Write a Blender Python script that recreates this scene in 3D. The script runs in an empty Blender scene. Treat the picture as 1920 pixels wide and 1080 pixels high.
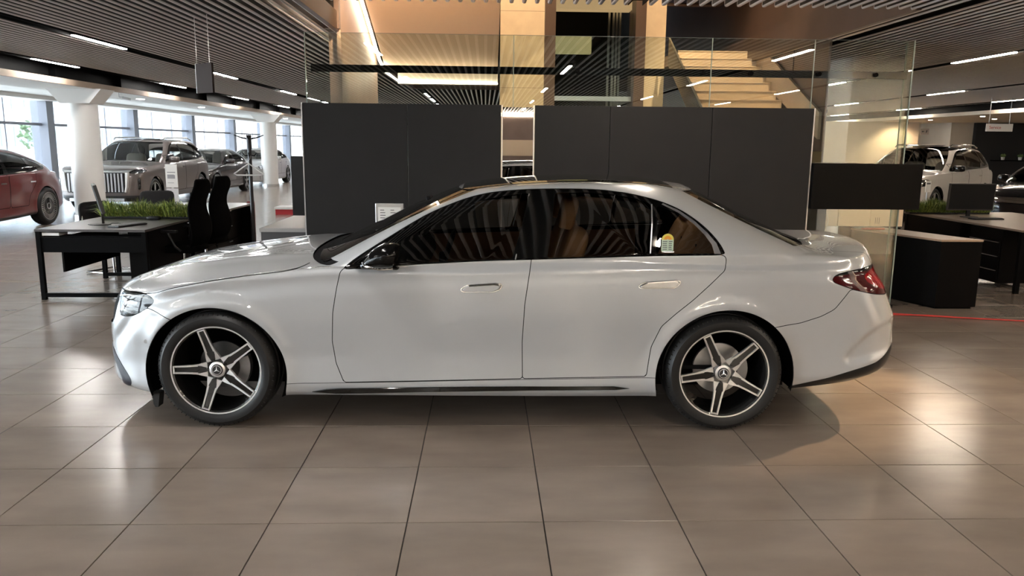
import bpy, math, random
import numpy as np
from mathutils import Vector, Matrix
random.seed(7); np.random.seed(7)
PI = math.pi
S = bpy.context.scene
COL = S.collection

# ------------------------------------------------------------------ camera, world, exposure
def cam_axes(yaw, pitch, roll):
    cy, sy, cp, sp = math.cos(yaw), math.sin(yaw), math.cos(pitch), math.sin(pitch)
    f = Vector((sy * cp, cy * cp, -sp)); r0 = Vector((cy, -sy, 0)); u0 = r0.cross(f)
    return r0 * math.cos(roll) + u0 * math.sin(roll), u0 * math.cos(roll) - r0 * math.sin(roll), f
cr, cu, cf = cam_axes(0.0353053631, 0.180990759, 0.00987111508)
cam_d = bpy.data.cameras.new('camera'); cam = bpy.data.objects.new('camera', cam_d); COL.objects.link(cam)
m = Matrix((cr, cu, -cf)).transposed().to_4x4(); m.translation = (0, 0, 1.6325)
cam.matrix_world = m
cam_d.sensor_width = 36; cam_d.lens = 1461.2 / 1920 * 36; cam_d.clip_start = 0.05; cam_d.clip_end = 300
S.camera = cam
W = bpy.data.worlds.new('sky'); S.world = W; W.use_nodes = True
wn = W.node_tree.nodes; wl = W.node_tree.links; bg = wn['Background']
tc = wn.new('ShaderNodeTexCoord'); sep = wn.new('ShaderNodeSeparateXYZ'); wl.new(tc.outputs['Generated'], sep.inputs[0])
rmp = wn.new('ShaderNodeValToRGB'); wl.new(sep.outputs['Z'], rmp.inputs[0])
rmp.color_ramp.elements[0].color = (0.62, 0.64, 0.66, 1); rmp.color_ramp.elements[0].position = 0.0
rmp.color_ramp.elements[1].color = (0.80, 0.88, 1.0, 1); rmp.color_ramp.elements[1].position = 0.35
wl.new(rmp.outputs[0], bg.inputs[0]); bg.inputs[1].default_value = 5.3
V = S.view_settings; V.view_transform = 'Standard'; V.look = 'None'; V.gamma = 1; V.use_curve_mapping = False
V.exposure = 2.4
S.cycles.max_bounces = 8; S.cycles.diffuse_bounces = 4; S.cycles.glossy_bounces = 4; S.cycles.transparent_max_bounces = 24
S.cycles.transmission_bounces = 6; S.cycles.sample_clamp_indirect = 6.0; S.cycles.caustics_reflective = False; S.cycles.caustics_refractive = False
LED = 26.0      # emission of the linear ceiling lamps
def area(name, loc, size, power, col, rot=(0, 0, 0), sy=None):
    l = bpy.data.lights.new(name, 'AREA'); l.energy = power; l.color = col; l.size = size
    if sy: l.shape = 'RECTANGLE'; l.size_y = sy
    o = bpy.data.objects.new(name, l); o.location = loc; o.rotation_euler = rot; COL.objects.link(o); return o
def spot(name, loc, target, power, col, angle, blend=0.6, rad=0.04):
    l = bpy.data.lights.new(name, 'SPOT'); l.energy = power; l.color = col; l.spot_size = math.radians(angle); l.spot_blend = blend; l.shadow_soft_size = rad
    o = bpy.data.objects.new(name, l); o.location = loc; d = Vector(target) - Vector(loc)
    o.rotation_euler = d.to_track_quat('-Z', 'Y').to_euler(); COL.objects.link(o); return o

# ------------------------------------------------------------------ materials
MATS = {}
def mat(name, col=(.5, .5, .5), rough=.5, metal=0, spec=.5, coat=0, emit=None, es=0, noise=None, ns=8.0, bump=0, bs=60, alpha=None):
    if name in MATS: return MATS[name]
    M = bpy.data.materials.new(name); M.use_nodes = True; nt = M.node_tree; b = nt.nodes['Principled BSDF']
    b.inputs['Base Color'].default_value = (*col, 1); b.inputs['Roughness'].default_value = rough; b.inputs['Metallic'].default_value = metal
    b.inputs['Specular IOR Level'].default_value = spec; b.inputs['Coat Weight'].default_value = coat; b.inputs['Coat Roughness'].default_value = .02
    if emit: b.inputs['Emission Color'].default_value = (*emit, 1); b.inputs['Emission Strength'].default_value = es
    if noise:
        t = nt.nodes.new('ShaderNodeTexCoord'); n = nt.nodes.new('ShaderNodeTexNoise'); n.inputs['Scale'].default_value = ns; n.inputs['Detail'].default_value = 5
        nt.links.new(t.outputs['Object'], n.inputs['Vector']); mx = nt.nodes.new('ShaderNodeMixRGB')
        mx.inputs[1].default_value = (*col, 1); mx.inputs[2].default_value = (*noise, 1)
        r = nt.nodes.new('ShaderNodeValToRGB'); r.color_ramp.elements[0].position = .35; r.color_ramp.elements[1].position = .7
        nt.links.new(n.outputs['Fac'], r.inputs[0]); nt.links.new(r.outputs[0], mx.inputs[0]); nt.links.new(mx.outputs[0], b.inputs['Base Color'])
    if bump:
        t = nt.nodes.new('ShaderNodeTexCoord'); n = nt.nodes.new('ShaderNodeTexNoise'); n.inputs['Scale'].default_value = bs
        nt.links.new(t.outputs['Object'], n.inputs['Vector']); bp = nt.nodes.new('ShaderNodeBump'); bp.inputs['Strength'].default_value = bump; bp.inputs['Distance'].default_value = .01
        nt.links.new(n.outputs['Fac'], bp.inputs['Height']); nt.links.new(bp.outputs[0], b.inputs['Normal'])
    MATS[name] = M; return M
def glass(name, tint=(.8, .85, .83), refl=.04, rough=0.0, boost=1.0):
    """thin pane: tinted see-through with a mirror share that grows at grazing angles"""
    if name in MATS: return MATS[name]
    M = bpy.data.materials.new(name); M.use_nodes = True; nt = M.node_tree; nt.nodes.remove(nt.nodes['Principled BSDF']); out = nt.nodes['Material Output']
    tr = nt.nodes.new('ShaderNodeBsdfTransparent'); tr.inputs[0].default_value = (*tint, 1)
    gl = nt.nodes.new('ShaderNodeBsdfGlossy'); gl.inputs['Roughness'].default_value = rough
    fr = nt.nodes.new('ShaderNodeFresnel'); fr.inputs[0].default_value = 1.5
    mu = nt.nodes.new('ShaderNodeMath'); mu.operation = 'MULTIPLY'; mu.inputs[1].default_value = boost; mu.use_clamp = True; nt.links.new(fr.outputs[0], mu.inputs[0])
    mx = nt.nodes.new('ShaderNodeMixShader'); nt.links.new(mu.outputs[0], mx.inputs[0]); nt.links.new(tr.outputs[0], mx.inputs[1]); nt.links.new(gl.outputs[0], mx.inputs[2])
    nt.links.new(mx.outputs[0], out.inputs[0]); MATS[name] = M; return M
def tile_mat():
    M = mat('floor_tile', (.19, .16, .135), .21, spec=.5); nt = M.node_tree; b = nt.nodes['Principled BSDF']; L = nt.links; N = nt.nodes.new
    g = N('ShaderNodeNewGeometry'); n = N('ShaderNodeTexNoise'); n.inputs['Scale'].default_value = 1.6; n.inputs['Detail'].default_value = 5; n.inputs['Roughness'].default_value = .5
    mp = N('ShaderNodeMapping'); mp.inputs['Scale'].default_value = (1, 2.4, 1); L.new(g.outputs['Position'], mp.inputs[0]); L.new(mp.outputs[0], n.inputs['Vector'])
    r = N('ShaderNodeValToRGB'); r.color_ramp.elements[0].position = .15; r.color_ramp.elements[1].position = .85
    r.color_ramp.elements[0].color = (.165, .134, .112, 1); r.color_ramp.elements[1].color = (.275, .226, .190, 1); L.new(n.outputs['Fac'], r.inputs[0])
    dv = N('ShaderNodeVectorMath'); dv.operation = 'MULTIPLY_ADD'; dv.inputs[1].default_value = (1 / .6,) * 3; dv.inputs[2].default_value = (3.56317, .68111, 0); L.new(g.outputs['Position'], dv.inputs[0])
    fl = N('ShaderNodeVectorMath'); fl.operation = 'FLOOR'; L.new(dv.outputs[0], fl.inputs[0])
    wnz = N('ShaderNodeTexWhiteNoise'); wnz.noise_dimensions = '2D'; L.new(fl.outputs[0], wnz.inputs['Vector'])
    hs = N('ShaderNodeMath'); hs.operation = 'MULTIPLY_ADD'; hs.inputs[1].default_value = .12; hs.inputs[2].default_value = .94; L.new(wnz.outputs['Value'], hs.inputs[0])
    mx = N('ShaderNodeVectorMath'); mx.operation = 'SCALE'; L.new(r.outputs[0], mx.inputs[0]); L.new(hs.outputs[0], mx.inputs['Scale']); L.new(mx.outputs[0], b.inputs['Base Color'])
    return M

# ------------------------------------------------------------------ mesh helpers
class MB:
    def __init__(s): s.v = []; s.f = []; s.m = []; s.cm = 0
    def add(s, vs, fs):
        o = len(s.v); s.v += [tuple(map(float, p)) for p in vs]; s.f += [tuple(o + i for i in f) for f in fs]; s.m += [s.cm] * len(fs); return s
    def box(s, c, d, rz=0, rx=0, ry=0):
        M = Matrix.Rotation(rz, 3, 'Z') @ Matrix.Rotation(ry, 3, 'Y') @ Matrix.Rotation(rx, 3, 'X'); vs = []
        for i in (-.5, .5):
            for j in (-.5, .5):
                for k in (-.5, .5): vs.append(Vector(c) + M @ Vector((i * d[0], j * d[1], k * d[2])))
        return s.add(vs, [(0, 1, 3, 2), (4, 6, 7, 5), (0, 4, 5, 1), (2, 3, 7, 6), (0, 2, 6, 4), (1, 5, 7, 3)])
    def bx(s, x0, x1, y0, y1, z0, z1): return s.box(((x0 + x1) / 2, (y0 + y1) / 2, (z0 + z1) / 2), (abs(x1 - x0), abs(y1 - y0), abs(z1 - z0)))
    def prism(s, pts, a, b, axis='y'):
        """pts polygon in the two other axes, extruded a..b along axis"""
        def P(p, t): return {'y': (p[0], t, p[1]), 'x': (t, p[0], p[1]), 'z': (p[0], p[1], t)}[axis]
        n = len(pts); vs = [P(p, a) for p in pts] + [P(p, b) for p in pts]
        return s.add(vs, [tuple(range(n))[::-1], tuple(range(n, 2 * n))] + [(i, (i + 1) % n, n + (i + 1) % n, n + i) for i in range(n)])
    def tube(s, path, r, n=8, closed=False, sy=1.0):
        P = [Vector(p) for p in path]; R = r if hasattr(r, '__len__') else [r] * len(P); vs = []; up = None
        for i, p in enumerate(P):
            if closed: t = P[(i + 1) % len(P)] - P[i - 1]
            else: t = P[min(i + 1, len(P) - 1)] - P[max(i - 1, 0)]
            t.normalize()
            if up is None: up = Vector((0, 0, 1)) if abs(t.z) < .9 else Vector((1, 0, 0))
            a = up - t * up.dot(t); a.normalize(); up = a; b = t.cross(a)
            for k in range(n):
                an = 2 * PI * k / n; vs.append(p + (a * math.cos(an) * sy + b * math.sin(an)) * R[i])
        fs = []; m_ = len(P)
        for i in range(m_ if closed else m_ - 1):
            for k in range(n): fs.append((i * n + k, i * n + (k + 1) % n, ((i + 1) % m_) * n + (k + 1) % n, ((i + 1) % m_) * n + k))
        if not closed: fs += [tuple(range(n))[::-1], tuple(range((m_ - 1) * n, m_ * n))]
        return s.add(vs, fs)
    def lathe(s, prof, n=24, axis='z', c=(0, 0, 0), closed=False, ang=(0, 2 * PI)):
        vs = []; fs = []; full = abs(ang[1] - ang[0] - 2 * PI) < 1e-6; nn = n if full else n + 1
        for k in range(nn):
            a = ang[0] + (ang[1] - ang[0]) * k / n
            for r, h in prof:
                q = {'z': (r * math.cos(a), r * math.sin(a), h), 'y': (r * math.cos(a), h, r * math.sin(a)), 'x': (h, r * math.cos(a), r * math.sin(a))}[axis]
                vs.append((q[0] + c[0], q[1] + c[1], q[2] + c[2]))
        m_ = len(prof)
        for k in range(n):
            k2 = (k + 1) % nn
            for i in range(m_ if closed else m_ - 1):
                j = (i + 1) % m_; fs.append((k * m_ + i, k * m_ + j, k2 * m_ + j, k2 * m_ + i))
        return s.add(vs, fs)
    def grid(s, rows):
        nr, nc = len(rows), len(rows[0]); vs = [p for r in rows for p in r]
        return s.add(vs, [(i * nc + j, i * nc + j + 1, (i + 1) * nc + j + 1, (i + 1) * nc + j) for i in range(nr - 1) for j in range(nc - 1)])
    def mesh(s, name, mats, smooth=None):
        me = bpy.data.meshes.new(name); me.from_pydata(s.v, [], s.f)
        for q in (mats if isinstance(mats, (list, tuple)) else [mats]): me.materials.append(q)
        if any(s.m): me.polygons.foreach_set('material_index', s.m)
        me.update()
        if smooth is not None:
            me.polygons.foreach_set('use_smooth', [True] * len(me.polygons)); me.set_sharp_from_angle(angle=math.radians(smooth))
        return me
def link(name, data, parent=None, loc=None):
    o = bpy.data.objects.new(name, data); COL.objects.link(o)
    if parent is not None: o.parent = parent
    if loc is not None: o.location = loc
    return o
def obj(name, mb, mats, parent=None, smooth=None, bevel=0, loc=None, label=None):
    o = link(name, mb.mesh(name, mats, smooth), parent, loc)
    if bevel:
        b = o.modifiers.new('bevel', 'BEVEL'); b.width = bevel; b.segments = 2; b.limit_method = 'ANGLE'
    if label: o['label'] = label
    return o
def tag(o, label, cat, group=None, kind=None):
    o['label'] = label; o['category'] = cat
    if group: o['group'] = group
    if kind: o['kind'] = kind
    return o
def thing(name, label, cat, loc=(0, 0, 0), rz=0, group=None):
    o = link(name, None, None, loc); o.rotation_euler = (0, 0, rz); return tag(o, label, cat, group)
def struct(name, mb, mats, label=None, smooth=None, parent=None):
    o = obj(name, mb, mats, parent, smooth); 
    if parent is None: o['kind'] = 'structure'
    if label: o['label'] = label
    return o
def copy_tree(o, parent=None, loc=None, rz=None, label=None):
    c = o.copy(); COL.objects.link(c)
    if parent is not None: c.parent = parent
    if loc is not None: c.location = loc
    if rz is not None: c.rotation_euler = (0, 0, rz)
    if label: c['label'] = label
    for ch in list(o.children): copy_tree(ch, c)
    return c
def text_mesh(name, body, size, material, loc, rot, parent=None, extrude=.0006, align='CENTER'):
    cu_ = bpy.data.curves.new(name, 'FONT'); cu_.body = body; cu_.size = size; cu_.extrude = extrude; cu_.align_x = align; cu_.align_y = 'CENTER'
    tmp = bpy.data.objects.new(name, cu_); COL.objects.link(tmp)
    bpy.context.view_layer.update(); dg = bpy.context.evaluated_depsgraph_get(); me = bpy.data.meshes.new_from_object(tmp.evaluated_get(dg)); bpy.data.objects.remove(tmp)
    me.materials.clear(); me.materials.append(material); o = link(name, me, parent, loc); o.rotation_euler = rot; return o
# ------------------------------------------------------------------ shared materials
BLK = mat('black_metal', (.003, .003, .0033), .55, spec=.05); GRIM = mat('dark_panel', (.018, .0172, .018), .6, spec=.2, noise=(.020, .0195, .020), ns=3)
STEEL = mat('brushed_steel', (.6, .6, .6), .28, metal=1); CHROME = mat('chrome', (.82, .82, .83), .08, metal=1)
WHITE = mat('white_paint', (.78, .77, .75), .5); CREAM = mat('warm_plaster', (.74, .66, .55), .75, noise=(.7, .62, .51), ns=2)
CONC = mat('fair_faced_concrete', (.62, .52, .38), .7, noise=(.55, .45, .33), ns=5, bump=.1)
BRONZE = mat('bronze_panel', (.15, .105, .088), .38, metal=.35, noise=(.12, .085, .07), ns=1.5); SLAT = mat('slat_side_shade', (.022, .020, .020), .5); SLATLIT = mat('slat_edge_lit', (.74, .71, .69), .4)  # slat sides darkened, bottom edges lightened to paint in the light they catch
VOIDB = mat('black_plenum', (.008, .008, .008), .9); LAMP = mat('lamp_diffuser', (.9, .9, .9), .5, emit=(1, .96, .91), es=LED)
WARML = mat('warm_light_strip', (.9, .9, .9), .5, emit=(1, .86, .66), es=9.0); LAMPW = mat('warm_lamp_diffuser', (.9, .9, .9), .5, emit=(1, .86, .70), es=LED)
CLEAR = glass('partition_glass', (.88, .93, .90), boost=2.1); EDGE = mat('glass_edge', (.30, .38, .34), .15, spec=.7)
TAN = mat('tan_laminate', (.42, .30, .21), .42); DKLAM = mat('black_laminate', (.0028, .0025, .0025), .55, spec=.06); GREYLAM = mat('dark_grey_laminate', (.055, .05, .048), .32)
RED = mat('red_board', (.5, .02, .03), .4); PAPER = mat('paper', (.85, .85, .83), .6); RUB = mat('rubber', (.018, .018, .018), .6)
PLAS = mat('black_plastic', (.010, .010, .011), .4, spec=.3)
ZC = 3.0; XL, XR = -7.98, 15.0; YB, YF = -18.0, 62.0; XFAC = -14.0; VX0, VX1, VY0, VY1 = -1.85, 4.32, 8.0, 20.2

# ------------------------------------------------------------------ floor, tile by tile
TM = tile_mat()
fb = MB(); fb.bx(XFAC, 22, YB, YF, -.2, -.006); floor = struct('floor', fb, mat('grout', (.035, .03, .027), .8), 'concrete coloured porcelain tile floor')
GXo, GYo, TS = -3.56317 * .6, 5.31889 * .6, .6
def vis(x, y):
    d = Vector((x, y, 0)) - Vector((0, 0, 1.6325)); z = d.dot(cf)
    if z < .3: return 0
    px, py = 960 + 1461.2 * d.dot(cr) / z, 540 - 1461.2 * d.dot(cu) / z
    if px < -120 or px > 2040 or py > 1180: return 0
    return 1 / z ** 3
cells = []
for i in range(-20, 40):
    for j in range(-36, 98):
        x, y = GXo + i * TS, GYo + j * TS
        if x < XFAC - .3 or x > 21.7 or y < YB - .3 or y > YF - .3: continue
        cells.append((vis(x + .3, y + .3), i, j))
cells.sort(reverse=True)
g = .0026; q = TS - g; t = .012
tm = MB().add([(g, g, -t), (q, g, -t), (q, q, -t), (g, q, -t), (g, g, -.0012), (q, g, -.0012), (q, q, -.0012), (g, q, -.0012),
               (g + .001, g + .001, 0), (q - .001, g + .001, 0), (q - .001, q - .001, 0), (g + .001, q - .001, 0)],
              [(0, 1, 5, 4), (1, 2, 6, 5), (2, 3, 7, 6), (3, 0, 4, 7), (4, 5, 9, 8), (5, 6, 10, 9), (6, 7, 11, 10), (7, 4, 8, 11), (8, 9, 10, 11)])
tme = tm.mesh('tile', TM)
for v, i, j in cells[:300]: link('tile', tme, floor, (GXo + i * TS, GYo + j * TS, 0))
far = MB()
for v, i, j in cells[300:]:
    x, y = GXo + i * TS, GYo + j * TS; far.add([(x + g, y + g, 0), (x + q, y + g, 0), (x + q, y + q, 0), (x + g, y + q, 0)], [(0, 1, 2, 3)])
o = obj('far_tiles', far, TM, floor); o['kind'] = 'stuff'

# ------------------------------------------------------------------ ceiling: dark plenum, slats along Y, linear lamps
cb = MB(); cb.bx(XL - .3, VX0, YB, YF, 3.26, 3.4); cb.bx(VX0, VX1, YB, VY0, 3.26, 3.4); cb.bx(VX1, XR + .3, YB, YF, 3.26, 3.4); cb.bx(VX0, VX1, VY1, YF, 3.26, 3.4)
ceiling = struct('ceiling', cb, VOIDB, 'slatted ceiling with linear lamps')
ROWS = [-7.70, -5.43, -1.65, 1.47, 4.60, 7.52, 11.3, 14.7]
def slat_mesh(L):
    w, h = .021, .095; sec = [(-w, h), (-w, .016), (-.015, .004), (0, 0), (.015, .004), (w, .016), (w, h)]
    b = MB().prism(sec, 0, L, 'y'); b.m = [0, 0] + [0, 1, 1, 1, 1, 0, 0]; q_ = MB().prism([(-w - .001, h), (-w - .001, .015), (-.016, .003), (0, -.001), (.016, .003), (w + .001, .015), (w + .001, h)], 0, .012, 'y')
    for f_ in q_.f: b.f.append(tuple(i + len(b.v) for i in f_)); b.m.append(1)
    b.v += q_.v; b.f += [tuple(i for i in f_) for f_ in ()]; q2 = MB().prism([(-w - .001, h), (-w - .001, .015), (-.016, .003), (0, -.001), (.016, .003), (w + .001, .015), (w + .001, h)], L - .012, L, 'y')
    for f_ in q2.f: b.f.append(tuple(i + len(b.v) for i in f_)); b.m.append(1)
    b.v += q2.v; c_ = MB().prism([(-.013, h), (-.013, .022), (.013, .022), (.013, h)], L, L + .001, 'y')
    for f_ in c_.f: b.f.append(tuple(i + len(b.v) for i in f_)); b.m.append(0)
    b.v += c_.v
    return b.mesh('slat', [SLAT, SLATLIT], 40)
sm_full, sm_near, sm_far = slat_mesh(YF - YB), slat_mesh(VY0 - YB), slat_mesh(YF - VY1)
k0 = int(math.ceil((-7.8 + .05) / .125)); k1 = int((XR - .05) / .125)
for k in range(k0, k1 + 1):
    x = k * .125
    if any(abs(x - r) < .085 for r in ROWS): continue
    if VX0 < x < VX1: link('slat', sm_near, ceiling, (x, YB, ZC)); link('slat', sm_far, ceiling, (x, VY1, ZC))
    else: link('slat', sm_full, ceiling, (x, YB, ZC))
for r in ROWS:      # dark channel in which the lamps sit
    seg = [(YB, YF)] if not (VX0 < r < VX1) else [(YB, VY0), (VY1, YF)]
    for a, b_ in seg:
        c = MB(); c.bx(r - .07, r + .07, a, b_, 3.045, 3.06); c.bx(r - .075, r - .068, a, b_, 3.0, 3.06); c.bx(r + .068, r + .075, a, b_, 3.0, 3.06); obj('lamp_channel', c, BLK, ceiling)
dbw = MB().bx(-.032, .032, .01, 1.51, 0, .014).mesh('diffuser', LAMPW); hb = MB().bx(-.04, .04, 0, 1.52, .012, .05).mesh('housing', BLK); db = MB().bx(-.032, .032, .01, 1.51, 0, .014).mesh('diffuser', LAMP)
Y0S = {-7.70: 13.99, -5.43: 10.87, -1.65: 3.0, 1.47: .27, 4.60: 2.97, 7.52: 11.24, 11.3: 18.6, 14.7: 21.2}
PER = 5.35; ORD = ['nearest', 'second', 'third', 'fourth', 'fifth', 'sixth', 'seventh', 'eighth', 'ninth', 'tenth', 'eleventh']
def lamp_label(where, r, y):
    if y > 8: k = int((y - 8) / PER); return f'linear ceiling lamp beyond the partition, {ORD[k]} in the {where}'
    k = int((8 - y) / PER); return f'linear lamp behind the camera, {ORD[k]} in the {where}'
for ri, r in enumerate(ROWS):
    for k in range(-8, 10):
        y = Y0S[r] + k * PER
        if y < YB + .3 or y > (46 if r < 0 else 40): continue
        if VX0 < r < VX1 and VY0 - 1.6 < y < VY1 or (r == 4.60 and y > 8): continue
        where = ['soffit row', 'desk row', 'row left of the lift', 'row before the lift', 'row over the tail', 'row over the right desk', 'second right row', 'far right row'][ri]
        t_ = thing('linear_ceiling_lamp', lamp_label(where, r, y), 'lamp', (r, y, 2.995), 0, f'linear ceiling lamps, {where}')
        link('housing', hb, t_); link('diffuser', db if r < -1 else dbw, t_)

# void (atrium) shell: bronze fascias, dark upper walls, concrete lift tower, stairs
vb = MB(); vb.bx(VX0 - .02, VX0 + .04, VY0, VY1, 3.0, 3.22); struct('trim_1', vb, BRONZE, 'bronze edge trim of the atrium opening')
vb = MB(); vb.bx(VX1 - .04, VX1 + .02, VY0, VY1, 3.0, 3.4); struct('trim_2', vb, BRONZE, 'bronze edge trim of the atrium opening')
vb = MB(); vb.bx(VX0, VX1, VY1 - .04, VY1, 3.0, 3.3); struct('trim_3', vb, BRONZE, 'bronze edge trim at the back of the atrium')
vb = MB(); vb.bx(VX0 - .6, VX0 - .5, VY0, VY1, 3.41, 8); struct('wall_atrium_left', vb, BRONZE)
vb = MB(); vb.bx(VX1 + .10, VX1 + .2, VY0 - 1, 20, 3.41, 8); struct('wall_atrium_right', vb, BRONZE)
vb = MB(); vb.bx(VX0 - .6, VX1 + .6, VY1 + .1, VY1 + .2, 3.4, 8); struct('wall_atrium_back', vb, VOIDB)
vb = MB(); vb.bx(VX0 - .6, VX1 + .6, VY0 - .2, VY0 - .1, 3.45, 8); struct('wall_atrium_front', vb, VOIDB)
vb = MB(); vb.bx(VX0 - .7, VX1 + .7, VY0 - 1, VY1 + .3, 8, 8.1); struct('ceiling_atrium', vb, VOIDB)
# lit edges of the opening (cove lights that graze the first slats)
for x, lab in ((VX0 - .2, 'left'), (VX1 + .22, 'right')):
    c = MB(); c.bx(x - .012, x + .012, VY0 + 1.2, 16, 3.14, 3.16); tag(obj('cove_light', c, mat('cove_strip', (.9, .9, .9), .5, emit=(1, .72, .48), es=15)), f'warm cove light strip above the {lab} edge of the atrium', 'light')

# side zones: soffit beyond the slats left and right
SOF = mat('soffit_white', (.80, .78, .74), .6)
lp = MB(); lp.bx(XL - .05, XL, YB, YF, 2.688, 2.80); struct('trim_4', lp, mat('beige_lip', (.36, .28, .21), .6), 'beige lip along the left soffit')
s_ = MB(); s_.bx(-9.3, XL - .051, YB, YF, 2.69, 2.79); s_.bx(XFAC, -9.3, YB, YF, 2.98, 3.08); s_.bx(-9.32, -9.28, YB, YF, 2.69, 3.0); s_.bx(XFAC, XFAC + .6, YB, YF, 2.86, 2.98)
struct('ceiling_soffit_left', s_, SOF)
s_ = MB(); s_.bx(XL - .32, XL - .22, YB, YF, 2.8, 3.3); 
for k in range(30): s_.bx(XL - .24, XL - .1, YB + 1 + k * 2.7, YB + 1.06 + k * 2.7, 2.8, 3.2)
struct('ceiling_fascia_left', s_, BLK)
s_ = MB(); s_.bx(XR, 22, YB, YF, 2.69, 2.8); struct('ceiling_soffit_right', s_, CREAM)
s_ = MB(); s_.bx(XR + .22, XR + .32, YB, YF, 2.8, 3.3); struct('ceiling_fascia_right', s_, BLK)

# glazed facade on the left
MUL = mat('mullion_grey', (.22, .23, .27), .4); FG = glass('facade_glass', (.93, .96, .96), boost=.8)
n = 0
ms = [25.7 + 6.15 * k for k in range(-7, 7)]
for a, b_ in zip(ms[:-1], ms[1:]):
    n += 1
    f_ = MB(); f_.bx(XFAC - .25, XFAC + .25, a - .2, a + .2, 0, 3.1)
    f_.bx(XFAC - .05, XFAC + .06, a + .2, b_ - .2, 2.1, 2.18); f_.bx(XFAC - .05, XFAC + .06, a + .2, b_ - .2, 0, .12)
    for q_ in (1, 2): f_.bx(XFAC - .02, XFAC + .02, a + 6.15 * q_ / 3 - .02, a + 6.15 * q_ / 3 + .02, 0, 3.1)
    w = struct(f'window_{n}', f_, MUL, 'floor to ceiling facade glazing with grey mullions')
    for q_ in range(3):
        y0, y1 = a + 6.15 * q_ / 3, a + 6.15 * (q_ + 1) / 3
        obj('pane', MB().bx(XFAC - .006, XFAC + .006, y0 + .03, y1 - .03, .12, 2.1), FG, w); obj('pane', MB().bx(XFAC - .006, XFAC + .006, y0 + .03, y1 - .03, 2.18, 3.1), FG, w)
# end wall at the far left, glazed door
e_ = MB(); e_.bx(XFAC, -11.2, YF, YF + .2, 0, 3.3); e_.bx(-11.2, 22, YF, YF + .2, 0, 3.3); struct('wall_back', e_, WHITE)
d_ = MB()
for x in (-25,): pass
# outside: paving, pale building and trees as a thin world beyond the glass
struct('ground_outside', MB().bx(-80, XFAC - .3, -30, 110, -.25, -.02), mat('outside_paving', (.55, .55, .53), .8), 'pale paving outside the glazing')
HZ = mat('hazy_facade', (.72, .74, .76), .7, noise=(.55, .58, .6), ns=.3)
for k, (y, h, w_) in enumerate(((28, 9, 11), (44, 14, 13), (62, 10, 12), (84, 16, 18))):
    b_ = MB(); b_.bx(-46, -36, y - w_ / 2, y + w_ / 2, 0, h); t_ = thing('building', ['low pale building left of the first column, seen through glass', 'tall pale building seen between the mullions', 'third pale building further down the street', 'farthest pale building behind the glazing'][k], 'building', (0, 0, 0), 0, None)
    obj('wall', b_, HZ, t_); wn_ = MB()
    for a in np.arange(y - w_ / 2 + .8, y + w_ / 2 - 1, 1.7):
        for z in np.arange(1.2, h - 1, 2.6): wn_.bx(-36.02, -35.9, a, a + 1, z, z + 1.5)
    o = obj('window_panes', wn_, mat('far_window', (.25, .3, .36), .2), t_); o['kind'] = 'stuff'
LEAF = mat('leaf_green', (.16, .22, .12), .8, noise=(.1, .16, .08), ns=6)
for k, (x, y, h) in enumerate(((-24, 30.5, 2.6), (-25, 37, 2.2), (-27, 24.5, 2.5), (-26, 47, 3.0))):
    t_ = thing('street_tree', ['small street tree nearest the left edge of the glazing', 'second street tree beyond the glazing', 'street tree behind the first window bay', 'distant street tree between far mullions'][k], 'tree', (x, y, 0))
    rr = random.Random(k); c = MB()
    for q_ in range(260):
        a, e2, r_ = rr.uniform(0, 6.28), rr.uniform(-1, 1), rr.uniform(.5, 1) * h * .33
        p = Vector((math.cos(a) * math.sqrt(1 - e2 * e2) * r_, math.sin(a) * math.sqrt(1 - e2 * e2) * r_, h * .68 + e2 * r_)); s2 = .13
        u_ = Vector((rr.uniform(-1, 1), rr.uniform(-1, 1), rr.uniform(-1, 1))) * s2; v_ = Vector((rr.uniform(-1, 1), rr.uniform(-1, 1), rr.uniform(-1, 1))) * s2
        c.add([p - u_, p + v_, p + u_, p - v_], [(0, 1, 2, 3)])
    o = obj('foliage', c, LEAF, t_); o['kind'] = 'stuff'; obj('trunk', MB().tube([(0, 0, 0), (0, .02, h * .6)], [.07, .05]), mat('bark', (.12, .09, .07), .9), t_)

# room walls (right, rear) and what stands behind the camera
struct('wall_right', MB().bx(21.8, 22, YB, YF, 0, 3.3), CREAM)
rb = MB(); rb.bx(XFAC, 22, YB - .2, YB, 0, 3.4); struct('wall_front', rb, BRONZE, 'bronze clad wall behind the camera')
rb = MB(); rb.bx(-4, 9, YB + .002, YB + .04, 2.84, 2.99); tag(obj('light_band', rb, WARML), 'bright light band at the top of the bronze wall seen in the mirror', 'light')
rb = MB(); rb.bx(-4, 6, YB + .002, YB + .1, 1.2, 1.86); tag(obj('bronze_counter_front', rb, mat('brushed_bronze', (.5, .4, .3), .3, metal=.9)), 'brushed bronze band below the dark panel in the mirror', 'panel')
# columns with flared square capitals along the left soffit
def round_column(loc, lab, r=.30):
    t_ = thing('column', lab, 'column', loc)
    obj('shaft', MB().lathe([(r + .012, 0), (r + .012, .1), (r, .1), (r, 2.43)], 40), WHITE, t_, 30)
    c = MB(); a, b_, h0, h1 = .30, .56, 2.40, 2.69
    c.add([(-a, -a, h0), (a, -a, h0), (a, a, h0), (-a, a, h0), (-b_, -a, h1), (b_, -a, h1), (b_, a, h1), (-b_, a, h1)], [(3, 2, 1, 0), (0, 1, 5, 4), (1, 2, 6, 5), (2, 3, 7, 6), (3, 0, 4, 7), (4, 5, 6, 7)])
    obj('capital', c, WHITE, t_); obj('base_ring', MB().lathe([(r, .0), (r + .02, 0), (r + .02, .09), (r, .09)], 40), STEEL, t_, 30)
    return t_
round_column((-8.43, 17.0, 0), 'thick white round column with flared capital, beside the red car')
round_column((-8.25, 30.5, 0), 'distant white round column beyond the black sedan')
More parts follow.
